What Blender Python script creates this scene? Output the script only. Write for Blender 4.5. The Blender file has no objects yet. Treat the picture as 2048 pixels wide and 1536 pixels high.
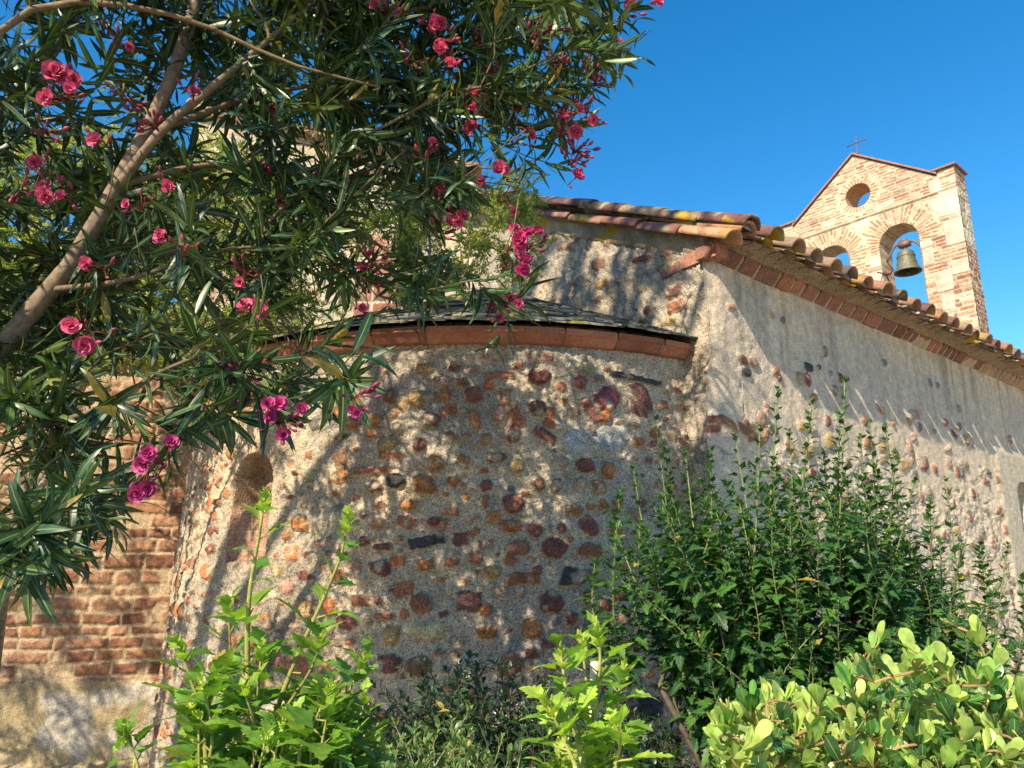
import bpy, math, random
import numpy as np
from mathutils import Vector
random.seed(11)
rng = np.random.default_rng(11)
S = bpy.context.scene
COL = S.collection
R_ = math.radians

# ------------------------------------------------------------------ camera, sky, sun, exposure
EYE = np.array([0.0, 0.0, 1.6]); PITCH = R_(14.0); F = 1500.0      # F in pixels of the 2048 px photograph
cam_d = bpy.data.cameras.new('camera'); cam = bpy.data.objects.new('camera', cam_d); COL.objects.link(cam)
cam.location = EYE; cam.rotation_euler = (R_(90) + PITCH, 0, 0)
cam_d.sensor_width = 36; cam_d.lens = 36 * F / 2048; cam_d.clip_start = 0.05; cam_d.clip_end = 2000
S.camera = cam
SUN_AZ, SUN_EL = R_(34.5), R_(38.0)      # the light travels towards azimuth 34.5 deg right of +Y, from 38 deg up
W = bpy.data.worlds.new('World'); S.world = W; W.use_nodes = True
nt = W.node_tree; nt.nodes.clear()
sky = nt.nodes.new('ShaderNodeTexSky'); sky.sky_type = 'NISHITA'; sky.sun_disc = False
sky.sun_elevation = SUN_EL; sky.sun_rotation = SUN_AZ + math.pi
sky.air_density = 1.0; sky.dust_density = 0.15; sky.ozone_density = 2.2
hsv = nt.nodes.new('ShaderNodeHueSaturation'); hsv.inputs['Saturation'].default_value = 1.4; hsv.inputs['Hue'].default_value = 0.496; hsv.inputs['Value'].default_value = 1.25
bgn = nt.nodes.new('ShaderNodeBackground'); bgn.inputs['Strength'].default_value = 0.10
wo = nt.nodes.new('ShaderNodeOutputWorld')
nt.links.new(sky.outputs[0], hsv.inputs['Color']); nt.links.new(hsv.outputs[0], bgn.inputs[0]); nt.links.new(bgn.outputs[0], wo.inputs[0])
sd = bpy.data.lights.new('sun', 'SUN'); sd.energy = 5.0; sd.angle = R_(0.5); sd.color = (1.0, 0.85, 0.62)
so = bpy.data.objects.new('sun', sd); COL.objects.link(so)
SUNV = np.array([math.sin(SUN_AZ) * math.cos(SUN_EL), math.cos(SUN_AZ) * math.cos(SUN_EL), -math.sin(SUN_EL)])
so.rotation_euler = Vector(SUNV).to_track_quat('-Z', 'Y').to_euler(); so.location = (-6, -8, 12)
S.view_settings.view_transform = 'Standard'; S.view_settings.look = 'None'
S.view_settings.exposure = 0.95; S.view_settings.gamma = 1.0; S.view_settings.use_curve_mapping = False
S.render.engine = 'CYCLES'
try:
    S.cycles.max_bounces = 6; S.cycles.transparent_max_bounces = 8; S.cycles.use_denoising = True
except Exception:
    pass

# ------------------------------------------------------------------ helpers
CP, SP = math.cos(PITCH), math.sin(PITCH)
def ray(px, py):
    x = (px - 1024) / F; v = (768 - py) / F
    return np.array([x, CP - v * SP, SP + v * CP])
def at(px, py, Y):                       # the point on that line of sight at forward distance Y
    d = ray(px, py); return EYE + d * (Y / d[1])
def plane_hit(px, py, p0, n):
    d = ray(px, py); return EYE + d * (np.dot(np.asarray(p0) - EYE, n) / np.dot(d, n))
def unit(v):
    v = np.asarray(v, float); return v / (np.linalg.norm(v, axis=-1, keepdims=True) + 1e-12)
def hsh(ix, iy, seed):
    h = (ix.astype(np.int64) * 374761393 + iy.astype(np.int64) * 668265263 + seed * 1442695041) & 0xffffffff
    h = ((h ^ (h >> 13)) * 1274126177) & 0xffffffff
    return ((h ^ (h >> 16)) & 0xffff) / 65535.0
def vnoise(x, y, seed=0):
    x = np.asarray(x, float); y = np.asarray(y, float)
    ix = np.floor(x); iy = np.floor(y); fx = x - ix; fy = y - iy
    fx = fx * fx * (3 - 2 * fx); fy = fy * fy * (3 - 2 * fy)
    a = hsh(ix, iy, seed); b = hsh(ix + 1, iy, seed); c = hsh(ix, iy + 1, seed); d = hsh(ix + 1, iy + 1, seed)
    return (a + (b - a) * fx) * (1 - fy) + (c + (d - c) * fx) * fy      # 0..1
def fbm(x, y, seed=0, oct=4):
    s = 0; a = .5; t = 0
    for k in range(oct):
        s = s + a * vnoise(x * 2 ** k, y * 2 ** k, seed + 17 * k); t += a; a *= .5
    return s / t
def link(name, me, parent=None):
    o = bpy.data.objects.new(name, me); COL.objects.link(o)
    if parent is not None: o.parent = parent
    return o
def empty(name, loc=(0, 0, 0)):
    o = bpy.data.objects.new(name, None); COL.objects.link(o); o['_'] = 0; del o['_']
    o.empty_display_size = .2
    return o                                    # parts keep world coordinates: the Empty stays at the origin unless moved with settle()
def settle(root, loc):                          # put the Empty at the thing's base without moving its parts
    loc = Vector([float(c) for c in loc]); root.location = loc
    for ch in root.children: ch.location = ch.location - loc
def tag(o, label=None, cat=None, group=None, kind=None):
    if label: o['label'] = label
    if cat: o['category'] = cat
    if group: o['group'] = group
    if kind: o['kind'] = kind
    return o
class MB:
    def __init__(s): s.v = []; s.f = []; s.c = []; s.u = []; s.m = []; s.n = 0
    def add(s, v, faces, col=(1, 1, 1), u=None, mi=0):
        v = np.asarray(v, float).reshape(-1, 3); k = len(v)
        c = np.asarray(col, float)
        if c.ndim == 1: c = np.tile(c, (k, 1))
        s.v.append(v); s.c.append(c); s.u.append(np.zeros(k) if u is None else np.asarray(u, float))
        if isinstance(faces, np.ndarray): fl = [faces + s.n]
        else: fl = [np.array([[i + s.n for i in f]]) for f in faces]
        s.f += fl; s.m += [mi] * len(fl); s.n += k
    def build(s, name, mats, parent=None, smooth=True):
        me = bpy.data.meshes.new(name)
        V = np.concatenate(s.v); 
        loops = np.concatenate([f.ravel() for f in s.f]).astype(np.int32)
        tot = np.concatenate([np.full(len(f), f.shape[1]) for f in s.f]).astype(np.int32)
        mi = np.concatenate([np.full(len(f), m) for f, m in zip(s.f, s.m)]).astype(np.int32)
        st = np.concatenate([[0], np.cumsum(tot)[:-1]]).astype(np.int32)
        me.vertices.add(len(V)); me.vertices.foreach_set('co', V.ravel().astype(np.float32))
        me.loops.add(len(loops)); me.loops.foreach_set('vertex_index', loops)
        me.polygons.add(len(tot)); me.polygons.foreach_set('loop_start', st); me.polygons.foreach_set('loop_total', tot)
        me.polygons.foreach_set('material_index', mi)
        me.polygons.foreach_set('use_smooth', np.full(len(tot), bool(smooth)))
        for m in (mats if isinstance(mats, (list, tuple)) else [mats]): me.materials.append(m)
        a = me.attributes.new('col', 'FLOAT_COLOR', 'POINT')
        C = np.concatenate(s.c); a.data.foreach_set('color', np.c_[C, np.ones(len(C))].ravel().astype(np.float32))
        b = me.attributes.new('u', 'FLOAT', 'POINT'); b.data.foreach_set('value', np.concatenate(s.u).astype(np.float32))
        me.update(calc_edges=True); me.validate()
        return link(name, me, parent)
def grid_faces(nu, nv, keep=None):
    i, j = np.meshgrid(np.arange(nu - 1), np.arange(nv - 1), indexing='ij')
    a = i * nv + j
    f = np.stack([a, a + nv, a + nv + 1, a + 1], -1).reshape(-1, 4)
    if keep is not None: f = f[keep.reshape(-1)]
    return f
BOXF = np.array([[0, 1, 2, 3], [7, 6, 5, 4], [0, 4, 5, 1], [1, 5, 6, 2], [2, 6, 7, 3], [3, 7, 4, 0]])
def box8(mb, o, ax, ay, az, col=(1, 1, 1), mi=0):      # corner o and three edge vectors
    o, ax, ay, az = [np.asarray(q, float) for q in (o, ax, ay, az)]
    v = [o, o + ay, o + ax + ay, o + ax, o + az, o + ay + az, o + ax + ay + az, o + ax + az]
    mb.add(v, BOXF, col, mi=mi)
def tube(mb, pts, rad, col, sides=6, mi=0, cap=True, wob=0):
    P = np.asarray(pts, float); n = len(P); rad = np.broadcast_to(np.asarray(rad, float), (n,))
    T = np.gradient(P, axis=0) if n > 2 else np.tile(P[1] - P[0], (2, 1)); T = unit(T)
    ref = np.array([0, 0, 1.0]) if abs(T[0][2]) < .9 else np.array([1.0, 0, 0])
    A = unit(np.cross(T, ref)); B = np.cross(T, A)
    th = np.arange(sides) / sides * 2 * np.pi
    rr = rad[:, None] * (1 + (wob * (rng.random((n, sides)) - .5) if wob else 0))
    V = P[:, None, :] + rr[..., None] * (np.cos(th)[None, :, None] * A[:, None, :] + np.sin(th)[None, :, None] * B[:, None, :])
    i, j = np.meshgrid(np.arange(n - 1), np.arange(sides), indexing='ij'); j2 = (j + 1) % sides
    f = np.stack([i * sides + j, i * sides + j2, (i + 1) * sides + j2, (i + 1) * sides + j], -1).reshape(-1, 4)
    c = np.asarray(col, float)
    if c.ndim == 2: c = np.repeat(c, sides, 0)
    mb.add(V.reshape(-1, 3), f, c, mi=mi)
    if cap:
        mb.f.append(np.array([[mb.n - sides + k for k in range(sides)]])); mb.m.append(mi)
def inst(mb, T, O, X, N, sc, col, mi=0):               # template T=(verts, faces, u) placed at O, length along X, normal near N
    tv, tf, tu = T; n = len(O)
    X = unit(X); Yv = unit(np.cross(N, X)); N = np.cross(X, Yv)
    sc = np.asarray(sc, float)
    if sc.ndim == 1: sc = np.stack([sc] * 3, 1)
    L = tv[None] * sc[:, None, :]
    V = O[:, None, :] + L[..., 0:1] * X[:, None] + L[..., 1:2] * Yv[:, None] + L[..., 2:3] * N[:, None]
    k = len(tv)
    c = np.asarray(col, float)
    if c.ndim == 1: c = np.tile(c, (n, 1))
    C = np.repeat(c, k, 0)
    for f in tf:
        off = (np.arange(n) * k)[:, None, None]
        mb.f.append((f[None] + off).reshape(-1, f.shape[1]) + mb.n); mb.m.append(mi)
    mb.v.append(V.reshape(-1, 3)); mb.c.append(C); mb.u.append(np.tile(tu, n)); mb.n += n * k
def leaf_template(st, droop=.0, fold=.25, wave=0, seed=0):
    r = np.random.default_rng(seed); v = []; u = []
    for (t, w) in st:
        ang = droop * t; 
        x = math.sin(ang) / droop if abs(droop) > 1e-3 else t
        z = -(1 - math.cos(ang)) / droop if abs(droop) > 1e-3 else 0
        wz = wave * (r.random() - .5)
        for s_ in (-1, 0, 1):
            v.append((x, s_ * w, z + (fold * w if s_ else 0) + (s_ * wz if s_ else 0))); u.append(s_)
    n = len(st); f = []
    for i in range(n - 1):
        for s_ in (0, 1): f.append([i * 3 + s_, (i + 1) * 3 + s_, (i + 1) * 3 + s_ + 1, i * 3 + s_ + 1])
    return np.array(v), [np.array(f)], np.array(u, float)

# ------------------------------------------------------------------ materials
def newmat(name):
    m = bpy.data.materials.new(name); m.use_nodes = True; t = m.node_tree; t.nodes.clear()
    return m, t, (lambda k, **kw: setp(t.nodes.new(k), kw))
def setp(n, kw):
    for k, v in kw.items(): setattr(n, k, v)
    return n
def masonry(name, grain=160.0, bump=.5, speck=.45, rough=.92, lichen=None, dist=.006):
    m, t, N = newmat(name); L = t.links.new
    out = N('ShaderNodeOutputMaterial'); b = N('ShaderNodeBsdfPrincipled'); L(b.outputs[0], out.inputs[0])
    b.inputs['Roughness'].default_value = rough; b.inputs['Specular IOR Level'].default_value = .25
    a = N('ShaderNodeAttribute', attribute_name='col'); tc = N('ShaderNodeTexCoord')
    n1 = N('ShaderNodeTexNoise'); n1.inputs['Scale'].default_value = grain; n1.inputs['Detail'].default_value = 3
    n2 = N('ShaderNodeTexNoise'); n2.inputs['Scale'].default_value = grain * .13; n2.inputs['Detail'].default_value = 5; n2.inputs['Roughness'].default_value = .65
    for q in (n1, n2): L(tc.outputs['Object'], q.inputs['Vector'])
    r1 = N('ShaderNodeMapRange'); r1.inputs[1].default_value = .33; r1.inputs[2].default_value = .62; r1.inputs[3].default_value = 1 - speck; r1.inputs[4].default_value = 1.1
    L(n1.outputs[0], r1.inputs[0])
    r2 = N('ShaderNodeMapRange'); r2.inputs[1].default_value = .3; r2.inputs[2].default_value = .7; r2.inputs[3].default_value = .74; r2.inputs[4].default_value = 1.18
    L(n2.outputs[0], r2.inputs[0])
    mu = N('ShaderNodeMath', operation='MULTIPLY'); L(r1.outputs[0], mu.inputs[0]); L(r2.outputs[0], mu.inputs[1])
    vm = N('ShaderNodeVectorMath', operation='SCALE'); L(a.outputs['Color'], vm.inputs[0]); L(mu.outputs[0], vm.inputs['Scale'])
    src = vm.outputs[0]
    if lichen:
        for (sc, lo, hi, colr, off) in lichen:
            nl = N('ShaderNodeTexNoise'); nl.inputs['Scale'].default_value = sc; nl.inputs['Detail'].default_value = 4
            mp = N('ShaderNodeMapping'); mp.inputs['Location'].default_value = (off, off * .7, off * 1.3)
            L(tc.outputs['Object'], mp.inputs[0]); L(mp.outputs[0], nl.inputs['Vector'])
            rl = N('ShaderNodeMapRange'); rl.inputs[1].default_value = lo; rl.inputs[2].default_value = hi; L(nl.outputs[0], rl.inputs[0])
            mx = N('ShaderNodeMix', data_type='RGBA'); L(rl.outputs[0], mx.inputs['Factor']); L(src, mx.inputs['A']); mx.inputs['B'].default_value = (*colr, 1)
            src = mx.outputs['Result']
    L(src, b.inputs['Base Color'])
    ad = N('ShaderNodeMath', operation='MULTIPLY_ADD'); L(n2.outputs[0], ad.inputs[0]); ad.inputs[1].default_value = 2.0; L(n1.outputs[0], ad.inputs[2])
    bp = N('ShaderNodeBump'); bp.inputs['Strength'].default_value = bump; bp.inputs['Distance'].default_value = dist
    L(ad.outputs[0], bp.inputs['Height']); L(bp.outputs[0], b.inputs['Normal'])
    return m
def leafmat(name, rib=(.25, .32, .12), ribw=.10, rough=.4, trans=.25, spec=.5, under=None):
    m, t, N = newmat(name); L = t.links.new
    out = N('ShaderNodeOutputMaterial'); b = N('ShaderNodeBsdfPrincipled'); tr = N('ShaderNodeBsdfTranslucent'); mx = N('ShaderNodeMixShader')
    mx.inputs[0].default_value = trans
    b.inputs['Roughness'].default_value = rough; b.inputs['Specular IOR Level'].default_value = spec
    a = N('ShaderNodeAttribute', attribute_name='col'); u = N('ShaderNodeAttribute', attribute_name='u')
    ab = N('ShaderNodeMath', operation='ABSOLUTE'); L(u.outputs['Fac'], ab.inputs[0])
    rr = N('ShaderNodeMapRange'); rr.inputs[1].default_value = ribw * .6; rr.inputs[2].default_value = ribw * 1.5; rr.inputs[3].default_value = 1 if ribw > 0 else 0; rr.inputs[4].default_value = 0
    L(ab.outputs[0], rr.inputs[0])
    tc = N('ShaderNodeTexCoord'); nz = N('ShaderNodeTexNoise'); nz.inputs['Scale'].default_value = 60; L(tc.outputs['Object'], nz.inputs['Vector'])
    r2 = N('ShaderNodeMapRange'); r2.inputs[1].default_value = .3; r2.inputs[2].default_value = .7; r2.inputs[3].default_value = .68; r2.inputs[4].default_value = 1.28; L(nz.outputs[0], r2.inputs[0])
    vm = N('ShaderNodeVectorMath', operation='SCALE'); L(a.outputs['Color'], vm.inputs[0]); L(r2.outputs[0], vm.inputs['Scale'])
    mc = N('ShaderNodeMix', data_type='RGBA'); L(rr.outputs[0], mc.inputs['Factor']); L(vm.outputs[0], mc.inputs['A']); mc.inputs['B'].default_value = (*rib, 1)
    src = mc.outputs['Result']
    L(src, b.inputs['Base Color'])
    ts = N('ShaderNodeVectorMath', operation='MULTIPLY'); L(src, ts.inputs[0]); ts.inputs[1].default_value = (1.5, 1.7, .55); L(ts.outputs[0], tr.inputs['Color'])
    L(b.outputs[0], mx.inputs[1]); L(tr.outputs[0], mx.inputs[2]); L(mx.outputs[0], out.inputs[0])
    return m
def plain(name, rough=.7, metal=0, trans=0):
    m, t, N = newmat(name); L = t.links.new
    out = N('ShaderNodeOutputMaterial'); b = N('ShaderNodeBsdfPrincipled')
    b.inputs['Roughness'].default_value = rough; b.inputs['Metallic'].default_value = metal
    a = N('ShaderNodeAttribute', attribute_name='col'); tc = N('ShaderNodeTexCoord')
    nz = N('ShaderNodeTexNoise'); nz.inputs['Scale'].default_value = 35; nz.inputs['Detail'].default_value = 5; L(tc.outputs['Object'], nz.inputs['Vector'])
    r2 = N('ShaderNodeMapRange'); r2.inputs[1].default_value = .3; r2.inputs[2].default_value = .7; r2.inputs[3].default_value = .65; r2.inputs[4].default_value = 1.25; L(nz.outputs[0], r2.inputs[0])
    vm = N('ShaderNodeVectorMath', operation='SCALE'); L(a.outputs['Color'], vm.inputs[0]); L(r2.outputs[0], vm.inputs['Scale']); L(vm.outputs[0], b.inputs['Base Color'])
    bp = N('ShaderNodeBump'); bp.inputs['Strength'].default_value = .3; bp.inputs['Distance'].default_value = .004; L(nz.outputs[0], bp.inputs['Height']); L(bp.outputs[0], b.inputs['Normal'])
    if trans:
        tr = N('ShaderNodeBsdfTranslucent'); mx = N('ShaderNodeMixShader'); mx.inputs[0].default_value = trans
        L(vm.outputs[0], tr.inputs['Color']); L(b.outputs[0], mx.inputs[1]); L(tr.outputs[0], mx.inputs[2]); L(mx.outputs[0], out.inputs[0])
    else: L(b.outputs[0], out.inputs[0])
    return m
M_wall = masonry('rubble_masonry', 105, .9, .62, dist=.009)
M_side = masonry('pale_render', 120, .8, .40, dist=.008); M_brick = masonry('brick_masonry', 95, .6, .42)
M_tower = masonry('bell_gable_masonry', 45, .5, .25, dist=.01)
YEL = (.50, .33, .03)
M_tile = masonry('canal_tiles', 70, .4, .3, lichen=[(9, .54, .70, (.30, .25, .17), 9.7), (4.2, .57, .66, (.40, .26, .03), 3.1)])
M_slate = masonry('slate', 60, .4, .3, rough=.75, lichen=[(14, .52, .62, (.40, .36, .24), 1.3), (5, .62, .68, (.42, .36, .03), 5.5)])
M_sand = masonry('red_sandstone', 60, .3, .2)
M_bark = masonry('bark', 45, .6, .35, rough=.85, dist=.004)
M_iron = plain('rusty_iron', .6, .3); M_bronze = plain('old_bronze', .6, .25)
M_petal = plain('pink_petals', .55, 0, .3)
M_ole = leafmat('oleander_leaf', (.16, .22, .06), .11, .38, .12, .45)
M_hib = leafmat('hibiscus_leaf', (.14, .25, .06), .06, .45, .38, .35)
M_pit = leafmat('round_leaf', (.34, .42, .10), .05, .30, .28)
M_small = leafmat('small_leaf', (.05, .10, .03), .07, .4, .2)
M_feather = leafmat('feathery_leaf', (.2, .25, .05), 0.0, .6, .35)

# ------------------------------------------------------------------ ground
def ground():
    m, t, N = newmat('soil'); L = t.links.new
    out = N('ShaderNodeOutputMaterial'); b = N('ShaderNodeBsdfPrincipled'); L(b.outputs[0], out.inputs[0]); b.inputs['Roughness'].default_value = .95
    tc = N('ShaderNodeTexCoord'); n = N('ShaderNodeTexNoise'); n.inputs['Scale'].default_value = 9; n.inputs['Detail'].default_value = 8; L(tc.outputs['Object'], n.inputs['Vector'])
    cr = N('ShaderNodeValToRGB'); cr.color_ramp.elements[0].position = .3; cr.color_ramp.elements[0].color = (.20, .155, .10, 1); cr.color_ramp.elements[1].position = .7; cr.color_ramp.elements[1].color = (.46, .37, .25, 1)
    L(n.outputs[0], cr.inputs[0]); L(cr.outputs[0], b.inputs['Base Color'])
    bp = N('ShaderNodeBump'); bp.inputs['Strength'].default_value = .6; bp.inputs['Distance'].default_value = .03; L(n.outputs[0], bp.inputs['Height']); L(bp.outputs[0], b.inputs['Normal'])
    u = np.r_[-400, -150, -60, np.linspace(-14, 16, 90), 60, 150, 400]; X, Y = np.meshgrid(u, u, indexing='ij')
    near = np.exp(-((X / 14) ** 2 + (Y / 14) ** 2))
    Z = (fbm(X * .8, Y * .8, 5) - .5) * .12 * near
    mb = MB(); mb.add(np.stack([X, Y, Z], -1), grid_faces(len(u), len(u)), (.25, .2, .14))
    o = mb.build('ground', m); tag(o, kind='structure')
ground()

# ------------------------------------------------------------------ church geometry
H = 1.30                                      # the apse cornice above eye level
C0 = np.array([-.195, 6.70]); RA = 2.46; ZC = 1.6 + H    # apse axis, wall radius, height of cornice underside
K = np.array([1.235, 4.39])                   # corner of gable wall and side wall
aL = R_(50.8); DL = np.array([math.sin(aL), math.cos(aL)]); NL = np.array([math.cos(aL), -math.sin(aL)])   # side wall direction and outward normal
aG = R_(-35.0); DG = np.array([math.sin(aG), math.cos(aG)]); NG = np.array([-math.cos(aG), math.sin(aG)])    # gable wall direction and outward normal
church = empty('church')
PAL = dict(to=(.46, .16, .065), tc=(.36, .15, .085), dr=(.23, .085, .065), dp=(.17, .075, .065), br=(.24, .13, .075), oc=(.44, .29, .12), cr=(.50, .42, .29),
           cy=(.55, .46, .25), bk=(.045, .048, .055), gy=(.20, .20, .18), gw=(.44, .45, .45), pk=(.42, .25, .18), pu=(.22, .07, .075), rp=(.40, .22, .16), yo=(.5, .36, .12), wh=(.62, .60, .54))
PAL['or'] = (.44, .19, .07)
def stamp(U, V, hgt, col, su, sv, w, h, c, rot=0, kind='round', prot=None, seed=0):
    """one stone in a wall: raises hgt and colours col inside an irregular outline centred at su, sv (metres)"""
    r = max(w, h) * .75
    i0, i1 = np.searchsorted(U[:, 0], [su - r, su + r]); j0, j1 = np.searchsorted(V[0], [sv - r, sv + r])
    if i1 - i0 < 2 or j1 - j0 < 2: return
    u = U[i0:i1, j0:j1] - su; v = V[i0:i1, j0:j1] - sv
    c_, s_ = math.cos(rot), math.sin(rot); p = (u * c_ + v * s_) / (w * .5); q = (-u * s_ + v * c_) / (h * .5)
    nz = fbm(u / max(w, h) * 3 + seed * 3.3, v / max(w, h) * 3 + seed * 1.7, seed, 3) - .5
    if kind == 'round': d = (np.abs(p) ** 2.3 + np.abs(q) ** 2.3) ** (1 / 2.3) + nz * .62
    elif kind == 'brick': d = np.maximum(np.abs(p), np.abs(q)) + nz * .42
    else:
        rr = np.random.default_rng(seed); n = rr.integers(3, 6); d = np.zeros_like(p) - 9
        a0 = rr.random() * 6.28
        for k in range(n):
            a = a0 + (k + .35 * (rr.random() - .5)) * 2 * np.pi / n
            d = np.maximum(d, (p * math.cos(a) + q * math.sin(a)) / (.72 + .2 * rr.random()))
        d = d + nz * .12
    if prot is None: prot = .042 if kind == "round" else .022
    dome = np.clip((1 - d) * (3.0 if kind == 'round' else 8), 0, 1) ** .5
    lump = fbm(u * 40 + seed, v * 40, seed + 3, 3) - .5
    inside = d < 1
    hh = hgt[i0:i1, j0:j1]; base = hh.copy()
    hn = base * .35 + dome * prot + lump * prot * .55 - .003
    skirt = np.clip(1 - np.abs(d - 1.08) / .14, 0, 1) * (~inside)
    hgt[i0:i1, j0:j1] = np.where(inside, hn, base - skirt * .006 + np.clip(1.5 - d, 0, .5) * prot * .5 * (~inside))
    cc = np.asarray(PAL[c] if isinstance(c, str) else c) * (1 + .35 * (np.random.default_rng(seed + 9).random() - .5))
    cc = cc * .96 + MORT * .04
    var = .72 + .56 * fbm(u * 22 + seed, v * 22 + seed, seed + 5, 3)
    al = np.clip((1.02 - d) * 14, 0, 1)[..., None]
    other = np.asarray(PAL['cr'])
    mixn = np.clip((fbm(u * 14 - seed, v * 14, seed + 8, 2) - .63) * 7, 0, .75)[..., None]
    tgt = (cc * var[..., None]) * (1 - mixn) + other * mixn * var[..., None]
    col[i0:i1, j0:j1] = col[i0:i1, j0:j1] * (1 - al) + tgt * al
MORT = np.array([.55, .45, .32]); MORTG = np.array([.40, .35, .28])
def mortar(U, V, seed, rough=1.0, grey=.5):
    h = (fbm(U * 6, V * 6, seed, 3) - .5) * .03 + (fbm(U * 28, V * 28, seed + 4, 3) - .5) * .022 * rough + (vnoise(U * 85, V * 85, seed + 7) - .5) * .008 * rough
    g = np.clip((fbm(U * 1.6, V * 1.6, seed + 11, 4) - grey) * 5, 0, 1)[..., None]
    col = MORT * (1 - g) + MORTG * g
    col = col * (.85 + .3 * fbm(U * 9, V * 9, seed + 13, 3))[..., None]
    return h, col
def surface(name, U, V, P, Nn, hgt, col, mat, parent=church, keep=None, smooth=True):
    mb = MB(); mb.add(P + Nn * hgt[..., None], grid_faces(U.shape[0], U.shape[1], keep), col.reshape(-1, 3))
    return mb.build(name, mat, parent, smooth)

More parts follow.
